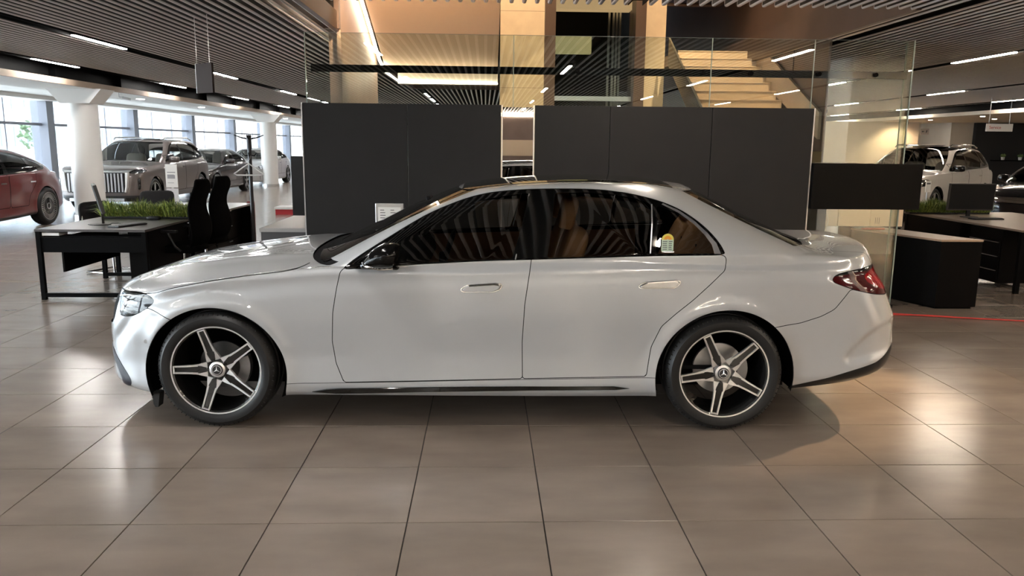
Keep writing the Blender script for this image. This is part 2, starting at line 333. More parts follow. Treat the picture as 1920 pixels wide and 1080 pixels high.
round_column((-8.3, 44.0, 0), 'farthest white column beside the black partition edge')
t_ = thing('column', 'square white column behind the camera, mirrored in the partition glass', 'column', (5.98, 3.32, 0)); obj('shaft', MB().bx(-.43, .43, -.43, .43, 0, 3.26), WHITE, t_)
# ------------------------------------------------------------------ glass partition with dark panels
YG = 7.88
gp = thing('glass_partition', 'frameless glass partition behind the car with black clamp rail', 'partition', (0, YG, 0))
for a, b_ in ((-1.74, .27), (.275, 2.22), (2.225, 3.24), (3.245, 4.235)): obj('glass_pane', MB().bx(a, b_, -.006, .006, .02, 2.685), CLEAR, gp)
for x in (-1.745, .272, 2.222, 3.243): obj('pane_joint', MB().bx(x - .004, x + .004, -.007, .007, .02, 2.685), EDGE, gp)
obj('top_edge', MB().bx(-1.74, 4.235, -.0062, .0062, 2.684, 2.6865), mat('top_edge_grey', (.16, .19, .18), .3), gp)
obj('end_edge', MB().bx(4.235, 4.247, -.009, .004, .02, 2.69), EDGE, gp); obj('return_pane', MB().bx(4.237, 4.245, .004, .14, .02, 2.69), glass('return_glass', (.9, .95, .92), boost=.5), gp); obj('return_edge', MB().bx(4.236, 4.247, .14, .148, .02, 2.69), EDGE, gp)
obj('clamp_rail', MB().bx(-1.7, 4.2, .012, .035, 2.32, 2.39), BLK, gp, bevel=.003)
for x in (-1.2, -.55, .1, .9, 1.55, 2.14, 2.62, 3.3, 3.87): obj('rail_bolt', MB().lathe([(0, 0), (.02, 0), (.022, .004), (.022, .03), (0, .03)], 16, 'y', (x, -.03, 2.355)), BLK, gp, 30)
obj('bottom_channel', MB().bx(-1.75, 4.25, -.05, .06, 0, .035), BLK, gp)
labs = ['leftmost dark grey panel of the partition, beside the window side', 'dark grey partition panel left of the mirror slot', 'dark grey partition panel right of the mirror slot', 'middle dark grey partition panel above the rear door', 'rightmost dark grey partition panel beside the black box']
for k, (a, b_) in enumerate(((-1.775, -.767), (-.761, .152), (.486, 1.223), (1.229, 2.236), (2.242, 3.252))):
    t_ = thing('partition_panel', labs[k], 'panel', ((a + b_) / 2, 7.8, 0), 0, None); w_ = (b_ - a) / 2
    obj('board', MB().bx(-w_, w_, 0, .05, .04, 2.02), GRIM, t_, bevel=.002)
    if k == 0: obj('edge_strip', MB().bx(-w_ - .012, -w_ - .001, -.003, .052, .04, 2.022), STEEL, t_)
    if k == 4: obj('edge_strip', MB().bx(w_ + .001, w_ + .013, -.003, .052, .04, 2.022), STEEL, t_)
t_ = thing('mirror_panel', 'narrow mirror strip with silver edges between the dark panels', 'mirror', (.319, 7.81, 0))
obj('mirror_glass', MB().bx(-.15, .15, .0, .01, .04, 2.0), mat('mirror', (.9, .9, .9), .01, metal=1), t_)
for s2 in (-1, 1): obj('edge_bar', MB().bx(s2 * .156 - .006, s2 * .156 + .006, -.006, .03, .04, 2.02), STEEL, t_)
# black box hanging in front of the glass, right end
t_ = thing('wall_box', 'long black box with a wood top, fixed on the glass right of the panels', 'box', (3.83, 7.84, 0))
obj('body', MB().bx(-.555, .56, -.08, .02, 1.03, 1.485), mat('satin_black', (.0015, .0015, .0017), .5, spec=.1), t_, bevel=.004); obj('top_board', MB().bx(-.5, .0, .045, .35, 1.47, 1.488), TAN, t_)
# signboard behind the car's windscreen
t_ = thing('price_sign', 'silver framed specification sign behind the windscreen', 'sign', (-.885, 7.25, 0))
obj('frame', MB().bx(-.13, .13, 0, .02, .62, 1.095), STEEL, t_, bevel=.004); obj('sheet', MB().bx(-.105, .105, -.003, 0, .64, 1.06), PAPER, t_)
INK = mat('ink', (.08, .08, .09), .6)
tx = MB()
for r_ in range(16):
    for c_ in range(2):
        if random.random() < .75: tx.bx(-.085 + c_ * .095, -.085 + c_ * .095 + random.uniform(.03, .075), -.0042, -.003, 1.03 - r_ * .024, 1.036 - r_ * .024)
o = obj('printed_lines', tx, INK, t_); o['kind'] = 'stuff'; obj('post', MB().bx(-.02, .02, .02, .04, .02, .7), STEEL, t_); obj('foot', MB().bx(-.16, .16, -.14, .16, 0, .02), STEEL, t_)
# ------------------------------------------------------------------ atrium: lift tower, stairs, sloping soffit
t_ = thing('lift_tower', 'concrete framed lift shaft with bronze jambs and dark glass front', 'lift', (0, 14, 0))
for k, (a, b_) in enumerate(((.25, 1.01), (2.75, 3.12))): obj('concrete_pier', MB().bx(a, b_, 0, .35, 0, 7.9), CONC, t_)
for z in (2.62, 3.9): obj('pour_joint', MB().bx(.249, 1.011, -.001, .01, z, z + .006), mat('joint_dark', (.2, .15, .11), .8), t_)
for a, b_ in ((1.01, 1.195), (2.57, 2.75)): obj('bronze_jamb', MB().bx(a, b_, -.12, .5, 0, 7.9), BRONZE, t_)
obj('shaft_back', MB().bx(1.195, 2.57, 2.2, 2.3, 0, 8), VOIDB, t_)
obj('glowing_floor_beam', MB().bx(1.195, 2.57, .3, .6, 4.0, 4.6), mat('floor_beam_glow', (.6, .5, .35), .6, emit=(1, .68, .36), es=.13), t_); obj('lower_beam', MB().bx(1.2, 1.95, .9, 1.1, 3.32, 3.62), mat('lower_beam_glow', (.6, .55, .4), .6, emit=(1, .82, .42), es=.11), t_)  # both beams glow faintly, standing in for warm light falling on them
obj('front_glass', MB().bx(1.195, 2.57, .15, .16, 0, 7.9), glass('lift_glass', (.8, .8, .76)), t_)
for x in (2.22, 2.3, 2.36, 2.42): obj('guide_rail', MB().bx(x, x + .035, .7, .75, 0, 7.9), STEEL, t_)
obj('door_header', MB().bx(1.195, 2.57, .1, .2, 2.42, 2.5), STEEL, t_)
# stairs behind: flight rising away to the right of the tower
ST = mat('stair_concrete', (.60, .48, .36), .6, noise=(.54, .43, .32), ns=4)
t_ = thing('staircase', 'pale concrete staircase rising behind the glass at the right', 'stairs', (0, 13.1, 0))
for k in range(13):
    z = 3.177 - .142 * k; y = -.242 * k; obj('step', MB().bx(3.13, 4.36, y, y + .27, z - .142, z), ST, t_)
    obj('nosing', MB().bx(3.13, 4.36, y - .008, y + .02, z - .006, z + .004), mat('nosing', (.74, .62, .48), .6), t_)
obj('landing', MB().bx(3.13, 4.36, .27, 1.2, 3.0, 3.177), ST, t_)
obj('stringer', MB().prism([(-2.8, 1.75), (-2.8, 2.10), (.05, 3.40), (.05, 2.9)], 4.362, 4.40, 'x'), ST, t_)
obj('balustrade', MB().prism([(-2.3, 1.45), (-2.3, 1.86), (.5, 3.42), (.5, 3.0)], 3.09, 3.11, 'x'), mat('balustrade_dark', (.012, .014, .015), .2), t_); obj('handrail', MB().tube([(3.10, -2.3, 1.88), (3.10, .5, 3.44)], .016), STEEL, t_, 40)
struct('wall_stair_side', MB().bx(4.405, 4.44, 10.25, 16, 0, 8), BRONZE, 'bronze clad wall beside the stairs')
for k, (y0, y1, z0, z1) in enumerate(((11.4, 11.425, 0, 3.38), (10.25, 13.4, 3.38, 3.40))): tag(obj('wall_joint', MB().bx(4.400, 4.405, y0, y1, z0, z1), VOIDB), ['dark vertical joint in the bronze stair wall', 'dark horizontal joint in the bronze stair wall'][k], 'joint')
tag(obj('upper_stair_rail', MB().tube([(3.14, 15, 4.22), (4.3, 15, 4.22), (5.3, 13.2, 4.85)], .035), BRONZE, None, 40), 'dark upper handrail crossing the black void right of the lift', 'rail')
# sloping plaster soffit with its light line, left of the tower
t_ = thing('stair_soffit', 'peach plaster underside of the upper stair left of the concrete pier', 'soffit', (0, 12, 0))
obj('plaster', MB().add([(-1.66, -1.4, 3.83), (.20, -1.4, 3.83), (.20, 1.3, 2.90), (-1.66, 1.3, 2.90), (-1.66, -1.4, 4.0), (.20, -1.4, 4.0), (.20, 1.3, 3.1), (-1.66, 1.3, 3.1)], [(0, 1, 2, 3), (7, 6, 5, 4), (0, 4, 5, 1), (3, 2, 6, 7), (0, 3, 7, 4), (1, 5, 6, 2)]), mat('peach_plaster', (.74, .56, .42), .8), t_)
obj('end_slab', MB().bx(-1.45, .20, 1.35, 1.6, 2.62, 2.95), mat('end_plaster', (.6, .55, .48), .8), t_)
obj('light_line', MB().tube([(-1.715, -1.45, 3.86), (-1.715, 1.12, 2.965), (-1.64, 1.30, 2.80), (-1.42, 1.33, 2.645), (.20, 1.33, 2.635)], [.023, .023, .022, .016, .010], 6), mat('line_light', (.9, .9, .9), .5, emit=(1, .86, .68), es=6.0), t_)
ww = MB(); ww.bx(-1.98, -1.79, 10.0, 10.1, 3.02, 8); struct('wall_bronze_left', ww, BRONZE)
ww = MB(); ww.bx(-1.84, -1.79, 10.1, 13.4, 0, 8); ww.bx(-1.98, -1.84, 10.3, 10.4, 0, 3.0); struct('wall_pier_left', ww, mat('rose_panel', (.42, .30, .24), .5, noise=(.36, .26, .21), ns=2))
# ------------------------------------------------------------------ right background walls
struct('wall_beige', MB().bx(9.0, 17.2, 31.0, 31.2, 0, 2.69), CREAM); 
struct('wall_beige_recess', MB().bx(17.2, 18.6, 33.5, 33.7, 0, 2.69), CREAM); struct('wall_beige_jamb', MB().bx(18.5, 19.4, 31, 33.6, 0, 2.69), CREAM)
nb = MB(); nb.bx(19.4, 22, 30.8, 31, 0, 2.69); struct('wall_black', nb, mat('wall_black', (.02, .02, .022), .7))

struct('door_1', MB().bx(17.25, 17.8, 33.4, 33.5, 0, 2.05), mat('door_cream', (.7, .58, .44), .5))
t_ = thing('hanging_sign', 'small grey arrow sign hanging before the beige recess', 'sign', (16.65, 29.6, 2.3)); obj('plate', MB().bx(-.16, .16, 0, .02, -.11, .11), mat('sign_grey', (.45, .4, .36), .5), t_)
obj('arrow', MB().prism([(-.12, 0), (-.07, .04), (-.07, .012), (-.02, .012), (-.02, -.012), (-.07, -.012), (-.07, -.04)], -.004, 0), INK, t_); obj('pictogram', MB().prism([(.04, -.04), (.07, -.045), (.09, 0), (.1, .045), (.06, .05), (.05, .01)], -.004, 0), INK, t_)
for s2 in (-.13, .13): obj('cord', MB().tube([(s2, .01, .11), (s2, .01, .39)], .004, 5), STEEL, t_)
t_ = thing('service_sign', 'white sign board with red lettering on the black wall', 'sign', (13.45, 20.6, 2.22)); obj('board', MB().bx(-.22, .5, 0, .02, -.1, .1), WHITE, t_)
for s2 in (-.15, .4): obj('rod', MB().bx(s2 - .006, s2 + .006, .004, .016, .1, .78), STEEL, t_)
text_mesh('lettering', 'Service', .11, RED, (-.14, -.004, 0), (PI / 2, 0, 0), t_, align='LEFT')
t_ = thing('wall_shelf', 'black wall shelf carrying two small plants', 'shelf', (20.6, 30.5, 1.25)); obj('board', MB().bx(-.5, 1.3, 0, .30, -.04, 0), DKLAM, t_)
for k, x in enumerate((20.5, 21.2)):
    p = thing('potted_plant', ['small round plant at the left of the black shelf', 'small round plant at the frame edge of the shelf'][k], 'plant', (x, 30.65, 1.251)); p.scale = (1.6, 1.6, 1.6); obj('pot', MB().lathe([(.0, 0), (.035, 0), (.045, .07), (0, .07)], 12), WHITE, p, 30)
    c = MB(); rr = random.Random(k)
    for _ in range(60):
        a, e2 = rr.uniform(0, 6.28), rr.uniform(-.3, 1); c.tube([(0, 0, .07), (.07 * math.cos(a) * math.sqrt(1 - e2 * e2), .07 * math.sin(a) * math.sqrt(1 - e2 * e2), .1 + .06 * e2)], [.004, .002], 3)
    o = obj('leaves', c, mat('plant_leaf', (.2, .3, .1), .6), p); o['kind'] = 'stuff'
for k, (x, y) in enumerate(((15.9, 25), (16.2, 28.5), (17.6, 27), (18.2, 24))):
    t_ = thing('downlight', ['recessed downlight nearest the arrow sign', 'recessed downlight deeper in the right soffit', 'third small downlight of the right soffit', 'downlight over the black wall side'][k], 'lamp', (x, y, 2.685)); obj('lens', MB().lathe([(0, 0), (.07, 0), (.075, .01)], 16), WARML, t_)
for k, (x, y) in enumerate(((-8.7, 20.5), (-8.7, 24.8), (-8.7, 35))):
    t_ = thing('downlight', ['round downlight in the left soffit beyond the first column', 'second round downlight above the grey SUV', 'third round downlight of the left soffit'][k], 'lamp', (x, y, 2.685)); obj('lens', MB().lathe([(0, 0), (.09, 0), (.095, .01)], 16), LAMP, t_)

# unseen spots added to brighten atrium, walls, cabinets and column; also floor spots
SPC = mat('spot_can', (.02, .02, .02), .5)
for k, (p, t, w_, a, lb) in enumerate((((.6, 11.2, 7.6), (.65, 14, 3.0), 420, 40, 'added spot over the wide concrete pier'), ((2.9, 11.4, 7.6), (2.95, 14, 3.4), 300, 34, 'added spot over the narrow concrete pier'), ((3.8, 10.6, 7.6), (3.75, 12.3, 2.7), 520, 46, 'added spot over the stairs'), ((-1.2, 8.7, 3.36), (-.8, 13.2, 3.2), 150, 75, 'added low spot washing the sloping plaster'),
        ((5.2, 6.25, 3.02), (2.15, 4.85, 0), 230, 26, 'ceiling spot behind the tail of the saloon'), ((4.4, 6.6, 3.02), (3.2, 4.75, 0), 60, 36, 'ceiling spot right of the saloon tail'), ((7.2, 15.2, 3.02), (9.6, 17.4, .6), 45, 42, 'ceiling spot washing the white SUV'), ((16.2, 30.1, 2.57), (16.3, 31, 1.2), 30, 120, 'spot washing the beige wall'), ((12.2, 28.2, 2.88), (12.3, 31, .6), 22, 150, 'second spot washing the beige wall'), ((5.9, 10.7, 3.02), (5.9, 12.3, .6), 70, 55, 'added ceiling spot over the white low cabinets'), ((5.2, 5.6, 3.02), (5.95, 3.75, 1.4), 480, 80, 'added ceiling spot washing the square column'))):
    c_ = thing('unseen_spot', lb, 'lamp', p); obj('can', MB().lathe([(.05, .0), (.05, .12), (0, .12)], 16), SPC, c_, 30); spot('spot_light', (p[0], p[1], p[2] - .01), t, w_, (1, .70, .42) if k != 6 else (1, .80, .6), a)
# ------------------------------------------------------------------ car body surface (local frame: x to the tail, y across, z up; near side y < 0)
def pchip(kn):
    k = np.array(kn, float); X, Yv = k[:, 0], k[:, 1]; h = np.diff(X); d = np.diff(Yv) / h; mth = np.zeros(len(X))
    for i in range(1, len(X) - 1):
        if d[i - 1] * d[i] > 0:
            w1, w2 = 2 * h[i] + h[i - 1], h[i] + 2 * h[i - 1]; mth[i] = (w1 + w2) / (w1 / d[i - 1] + w2 / d[i])
    mth[0], mth[-1] = d[0], d[-1]
    def f(x):
        x = np.clip(np.asarray(x, float), X[0], X[-1]); i = np.clip(np.searchsorted(X, x) - 1, 0, len(X) - 2); t = (x - X[i]) / h[i]
        return (Yv[i] * (1 + 2 * t) * (1 - t) ** 2 + mth[i] * h[i] * t * (1 - t) ** 2 + Yv[i + 1] * t * t * (3 - 2 * t) + mth[i + 1] * h[i] * t * t * (t - 1))
    return f
SEDAN = dict(
    wf=-1.478, wr=1.45, R=.342, wy=.80, tw=.235,
    zb=[(-2.4, .175), (-1.9, .165), (-1.0, .188), (1.0, .20), (1.86, .232), (2.2, .262), (2.6, .30)],
    zs=[(-2.3, .76), (-2.05, .785), (-1.83, .815), (-1.48, .868), (-1.17, .915), (-.9, .945), (-.72, .955), (.3, 1.0), (.93, 1.025), (1.41, 1.035), (1.8, 1.03), (2.2, 1.0), (2.45, .965)],
    ys=[(-2.3, .80), (-1.85, .845), (-1.45, .872), (-1.0, .885), (-.3, .9), (.5, .905), (1.1, .9), (1.5, .885), (1.9, .85), (2.4, .80)],
    # height share f, extra half width, nose x, corner depth, tail x, corner depth
    band=[(0, -.02, -2.24, .56, 2.54, .46), (.045, .012, -2.31, .58, 2.60, .44), (.10, .022, -2.335, .58, 2.625, .43), (.17, .020, -2.34, .58, 2.64, .43), (.30, .018, -2.34, .58, 2.65, .44),
          (.45, .026, -2.335, .58, 2.645, .46), (.62, .036, -2.33, .58, 2.61, .50), (.78, .038, -2.315, .58, 2.57, .56), (.90, .030, -2.29, .60, 2.52, .62), (1.0, .040, -2.25, .64, 2.49, .62)],
    nf=2.5, nr=2.8,
    hood=[(-2.27, .765), (-2.1, .82), (-1.9, .885), (-1.6, .937), (-1.2, .982), (-.95, .992), (-.7, 1.0), (1.5, 1.06), (1.9, 1.052), (2.15, 1.052), (2.35, 1.062), (2.47, 1.062), (2.51, 1.03)],
    hp=2.6,
    gh=[(0, .919, -.94, .30, 2.08, .55), (.12, .907, -.85, .30, 1.99, .56), (.3, .868, -.71, .32, 1.83, .58), (.5, .812, -.55, .35, 1.69, .60), (.7, .742, -.385, .39, 1.55, .62), (.85, .684, -.25, .44, 1.44, .62), (.94, .638, -.165, .48, 1.375, .60), (1.0, .578, -.10, .51, 1.33, .56)],
    ng=3.2, gy=[(-1.2, 1), (.9, 1), (1.3, .998), (1.6, .985), (1.9, .955), (2.1, .92)],
    roof=[(-.12, 1.375), (.1, 1.410), (.4, 1.435), (.7, 1.443), (1.0, 1.435), (1.33, 1.395)], crown=.032,
    uA=-.70, uC=1.42, arch=.375, archz=.345,
    crease=[(-2.4, .9), (-1.4, .875), (-.744, .916), (0, .925), (.64, .943), (1.24, .951), (1.86, .946), (2.5, .93)])
def body_surface(sp, q=1.0):
    """half body (y <= 0) as a grid: columns run round the car from nose centre to tail centre, rows from sill to roof centre"""
    zb, zs, ys, hood, roof, gy = (pchip(sp[k]) for k in ('zb', 'zs', 'ys', 'hood', 'roof', 'gy'))
    n1, n2, n3, n4, n5 = (max(4, int(v * q)) for v in (50, 60, 190, 40, 60))
    lin = lambda a, b, n: np.linspace(a, b, n, endpoint=False)
    seg = np.concatenate([lin(0, 1, n1), lin(1, 2, n2), lin(2, 3, n3), lin(3, 4, n4), lin(4, 5, n5), [5]])
    uA, uC = sp['uA'], sp['uC']
    def band_xy(f_, dw, xf, af, xr, ar):
        th = np.clip(seg, 0, 1) * PI / 2; tr = np.clip(seg - 4, 0, 1) * PI / 2
        x = np.where(seg <= 1, xf + af * (1 - np.cos(th) ** (2 / sp['nf'])), np.where(seg <= 2, (xf + af) + (uA - xf - af) * (seg - 1), np.where(seg <= 3, uA + (uC - uA) * (seg - 2),
            np.where(seg <= 4, uC + (xr - ar - uC) * (seg - 3), xr))))
        x = np.where(seg > 4, xr - ar + ar * np.sin(tr) ** (2 / sp['nr']), x)
        yy = (ys(x) + dw) * np.where(seg < 1, np.sin(th) ** (2 / sp['nf']), np.where(seg > 4, np.cos(tr).clip(0) ** (2 / sp['nr']), 1))
        return x, -yy
    rows = []
    B = np.array(sp['band']); fs = B[:, 0]; cols = [pchip(list(zip(fs, B[:, k]))) for k in range(1, 6)]
    nb = int(64 * q); F = np.linspace(0, 1, nb)
    for f_ in F:
        x, y = band_xy(f_, *[c(f_) for c in cols]); z = zb(x) + (zs(x) - zb(x)) * f_
        rows.append(np.stack([x, y, z], -1))
    def T(x, y):
        s_ = zs(x); w = ys(x); return s_ + (hood(x) - s_) * (1 - np.clip(np.abs(y) / w, 0, 1) ** sp['hp'])
    G = np.array(sp['gh']); gs = G[:, 0]; gc = [np.poly1d(np.polyfit(gs, G[:, k], 3 if len(gs) > 5 else 2)) for k in range(1, 6)]
    s_f = np.clip(seg / 2, 0, 1); s_r = np.clip((seg - 3) / 2, 0, 1)
    def gh_xy(g):
        w, xf, af, xr, ar = [c(g) for c in gc]; n_ = sp['ng']
        th = s_f * PI / 2; tr = s_r * PI / 2
        xa, xc = xf + af, xr - ar
        x = np.where(seg < 2, xf + af * (1 - np.cos(th) ** (2 / n_)), np.where(seg <= 3, xa + (xc - xa) * (seg - 2), xc + ar * np.sin(tr) ** (2 / n_)))
        y = w * gy(x) * np.where(seg < 2, np.sin(th) ** (2 / n_), np.where(seg > 3, np.cos(tr).clip(0) ** (2 / n_), 1)); return x, -y
    gx0, gy0 = gh_xy(0); z0 = T(gx0, gy0)
    gx1, gy1 = gh_xy(1); rf = lambda x, y: roof(x) - sp['crown'] * (np.abs(y) / .6) ** 2
    z1 = rf(gx1, gy1)
    bx_, by_ = rows[-1][:, 0], rows[-1][:, 1]
    nh = int(36 * q)
    for t in np.linspace(0, 1, nh + 1)[1:]:
        x = bx_ + (gx0 - bx_) * t; y = by_ + (gy0 - by_) * t; rows.append(np.stack([x, y, T(x, y)], -1))
    ng = int(60 * q)
    for g in np.linspace(0, 1, ng + 1)[1:]:
        x, y = gh_xy(g); rows.append(np.stack([x, y, z0 + (z1 - z0) * g], -1))
    nr = int(22 * q); xc = np.interp(seg, [0, 2, 3, 5], [gx1[0], gx1[0] + .30, gx1[-1] - .32, gx1[-1]])
    for t in np.linspace(0, 1, nr + 1)[1:]:
        x = gx1 + (xc - gx1) * t; y = gy1 * (1 - t); rows.append(np.stack([x, y, rf(x, y)], -1))
    P = np.array(rows); tag_ = np.concatenate([np.zeros(nb), np.ones(nh), np.full(ng, 2), np.full(nr, 3)])
    # soften the joins between band, deck and cabin (not at the centre line)
    for _ in range(int(10 * q * q)):
        Q = P.copy(); Q[1:-1] = .5 * P[1:-1] + .25 * (P[2:] + P[:-2]); w = np.zeros(len(P)); a, b = nb, nb + nh
        idx = np.arange(len(P)); wq = np.exp(-((idx - (a - .5)) / (3 * q)) ** 2) + np.exp(-((idx - (b - .5)) / (4 * q)) ** 2) + np.exp(-((idx - (b + ng - .5)) / (4 * q)) ** 2)
        wq = np.clip(wq, 0, 1)[:, None, None]; P = P * (1 - wq) + Q * wq
    cw = (np.clip((seg - 2.7) / .3, 0, 1) * np.clip((4.25 - seg) / .5, 0, 1))[None, :, None]; rwt = np.clip(np.minimum(np.arange(len(P)) - (nb - 9 * q), nb + nh + 12 * q - np.arange(len(P))) / (6 * q), 0, 1)[:, None, None]
    for _ in range(int(300 * q * q)):
        Q = P.copy(); Q[1:-1] = .5 * P[1:-1] + .25 * (P[2:] + P[:-2]); P = P + (Q - P) * cw * rwt
    if 'crease' in sp:      # shoulder line: everything above it leans inward a little more
        zc = pchip(sp['crease'])(P[:nb, :, 0]); ay = np.abs(P[:nb, :, 1]); k = np.clip((ay - .55) / .25, 0, 1); sh = .72 * np.clip(P[:nb, :, 2] - zc, 0, .052) * k * k * (3 - 2 * k)
        last, yb = sh[-1], np.maximum(np.abs(P[nb - 1, :, 1]), 1e-4); hd = last * np.clip(np.abs(P[nb:nb + nh, :, 1]) / yb, 0, 1) ** 3
        gg = np.linspace(0, 1, ng + 1)[1:, None]; P[nb:nb + nh, :, 1] += hd; P[nb + nh:nb + nh + ng, :, 1] += hd[-1] * (1 - gg) ** 2; P[:nb, :, 1] += sh
    # flared wheel arch lips
    for xw in (sp['wf'], sp['wr']):
        d = np.hypot(P[..., 0] - xw, P[..., 2] - sp['archz']); lip = np.exp(-((d - sp['arch'] - .02) / .05) ** 2) * .012 * (P[..., 2] < .8) * (P[..., 1] < -.6); P[..., 1] -= lip
    return P, tag_, seg
def chaikin(pts, n=2):
    p = np.array(pts, float)
    if n == 1:      # keep corners tight: split long edges first
        o = []
        for a, b in zip(p, np.roll(p, -1, 0)):
            L = np.linalg.norm(b - a); k = max(1, int(L / .03)); o += [a + (b - a) * t / k for t in range(k)]
        p = np.array(o); n = 2
    for _ in range(n):
        q = np.roll(p, -1, 0); p = np.stack([.75 * p + .25 * q, .25 * p + .75 * q], 1).reshape(-1, p.shape[1])
    return p
def sd_poly(pts, X, Z, pad=.12):
    """signed distance to a closed outline, positive inside"""
    out = np.full(X.shape, -1.0); m = (X > pts[:, 0].min() - pad) & (X < pts[:, 0].max() + pad) & (Z > pts[:, 1].min() - pad) & (Z < pts[:, 1].max() + pad)
    x, z = X[m], Z[m]
    if len(x) == 0: return out
    d = np.full(x.shape, 9.0); ins = np.zeros(x.shape, bool)
    for (ax, az), (bx_, bz) in zip(pts, np.roll(pts, -1, 0)):
        ex, ez = bx_ - ax, bz - az; L2 = ex * ex + ez * ez + 1e-12; t = np.clip(((x - ax) * ex + (z - az) * ez) / L2, 0, 1)
        d = np.minimum(d, np.hypot(x - ax - t * ex, z - az - t * ez)); c = (az > z) != (bz > z); ins ^= c & (x < ex * (z - az) / (ez if abs(ez) > 1e-9 else 1e-9) + ax)
    out[m] = np.where(ins, d, -d); return out
class CM:
    """mesh with attributes (x y z nx ny nz seg row) that can be cut along a field"""
    def __init__(s, A, Q, Pl=()): s.A = A; s.Q = Q; s.Pl = list(Pl)
    def cut(s, f):
        """returns (positive part, negative part)"""
        if callable(f): f = f(s.A[:, 0], s.A[:, 1], s.A[:, 2], s.A[:, 6], s.A[:, 7])
        b = f >= 0; A = [s.A]; extra = []; cache = {}; n0 = len(s.A)
        qs = b[s.Q] if len(s.Q) else np.zeros((0, 4), bool); cnt = qs.sum(1); pq, nq = s.Q[cnt == 4], s.Q[cnt == 0]; mixed = [tuple(q) for q in s.Q[(cnt > 0) & (cnt < 4)]]
        pp, np_ = [], []
        def mid(i, j):
            k = (i, j) if i < j else (j, i)
            if k not in cache:
                t = f[k[0]] / (f[k[0]] - f[k[1]]); cache[k] = n0 + len(extra); extra.append(s.A[k[0]] * (1 - t) + s.A[k[1]] * t)
            return cache[k]
        for p in mixed + s.Pl:
            c = [bool(b[i]) for i in p]
            if all(c): pp.append(p); continue
            if not any(c): np_.append(p); continue
            a_, b2 = [], []; n = len(p)
            for k in range(n):
                i, j = p[k], p[(k + 1) % n]; (a_ if c[k] else b2).append(i)
                if c[k] != c[(k + 1) % n]: q = mid(i, j); a_.append(q); b2.append(q)
            if len(a_) > 2: pp.append(tuple(a_))
            if len(b2) > 2: np_.append(tuple(b2))
        AA = np.vstack([s.A, np.array(extra)]) if extra else s.A
        return CM(AA, pq, pp), CM(AA, nq, np_)
    def gap(s, f, w=.0022):
        if callable(f): f = f(s.A[:, 0], s.A[:, 1], s.A[:, 2], s.A[:, 6], s.A[:, 7])
        p, _ = s.cut(f - w); _, n = s.cut(f + w); return p, n
    def arrays(s, off=0, mirror=False, push=None):
        used = np.zeros(len(s.A), bool)
        if len(s.Q): used[s.Q.ravel()] = True
        for p in s.Pl: used[list(p)] = True
        mp = np.cumsum(used) - 1; A = s.A[used]; V_ = A[:, :3] + A[:, 3:6] * off; N_ = A[:, 3:6].copy(); F = [tuple(mp[list(q)]) for q in s.Q] + [tuple(mp[i] for i in p) for p in s.Pl]
        if mirror: V_ = V_ * [1, -1, 1]; N_ = N_ * [1, -1, 1]; F = [f[::-1] for f in F]
        return V_, N_, F
def cm_obj(name, parts, material, parent, label=None, flip=False):
    """parts: list of (CM, offset, mirrored)"""
    Vs, Ns, Fs, o = [], [], [], 0
    for c, off, mir in parts:
        v, n, f = c.arrays(off, mir)
        if not len(f): continue
        Vs.append(v); Ns.append(n); Fs += [tuple(i + o for i in q) for q in f]; o += len(v)
    if not Vs: return None
    Vv, Nn = np.vstack(Vs), np.vstack(Ns); me = bpy.data.meshes.new(name); me.from_pydata(Vv.tolist(), [], Fs); me.materials.append(material)
    me.polygons.foreach_set('use_smooth', [True] * len(me.polygons)); me.update(); me.normals_split_custom_set_from_vertices(Nn.tolist())
    ob = link(name, me, parent)
    if label: ob['label'] = label
    return ob
def make_half(sp, q=1.0, pre=None):
    P, rt, seg = body_surface(sp, q)
    if pre: P = pre(P)
    du = np.gradient(P, axis=1); dv = np.gradient(P, axis=0); N = np.cross(du, dv); L = np.linalg.norm(N, axis=-1, keepdims=True); bad = L[..., 0] < 1e-9; N = N / np.maximum(L, 1e-12)
    if N[int(20 * q), int(150 * q), 1] > 0: N = -N
    N[-1, :] = (0, 0, 1); N[:, 0, 1] = 0; N[:, -1, 1] = 0; N[bad] = (0, 0, 1); N /= np.maximum(np.linalg.norm(N, axis=-1, keepdims=True), 1e-9)
    P[:, 0, 1] = 0; P[:, -1, 1] = 0; nr, nc = P.shape[:2]
    row = np.zeros(nr)
    for k in range(4):
        ii = np.where(rt == k)[0]; row[ii] = k + (np.arange(len(ii)) + (0 if k == 0 else 1)) / (len(ii) - (1 if k == 0 else 0))
    A = np.concatenate([P, N, np.broadcast_to(seg[None, :, None], (nr, nc, 1)), np.broadcast_to(row[:, None, None], (nr, nc, 1))], -1).reshape(-1, 8)
    i = np.arange(nr - 1)[:, None] * nc + np.arange(nc - 1)[None, :]; Q = np.stack([i, i + nc, i + nc + 1, i + 1], -1).reshape(-1, 4)
    a, b_, c = (A[Q[5000 if q > .9 else 500], :3][k] for k in (0, 1, 2)); nn = np.cross(b_ - a, c - a)
    if np.dot(nn, A[Q[5000 if q > .9 else 500][0], 3:6]) < 0: Q = Q[:, ::-1]
    return CM(A, Q)

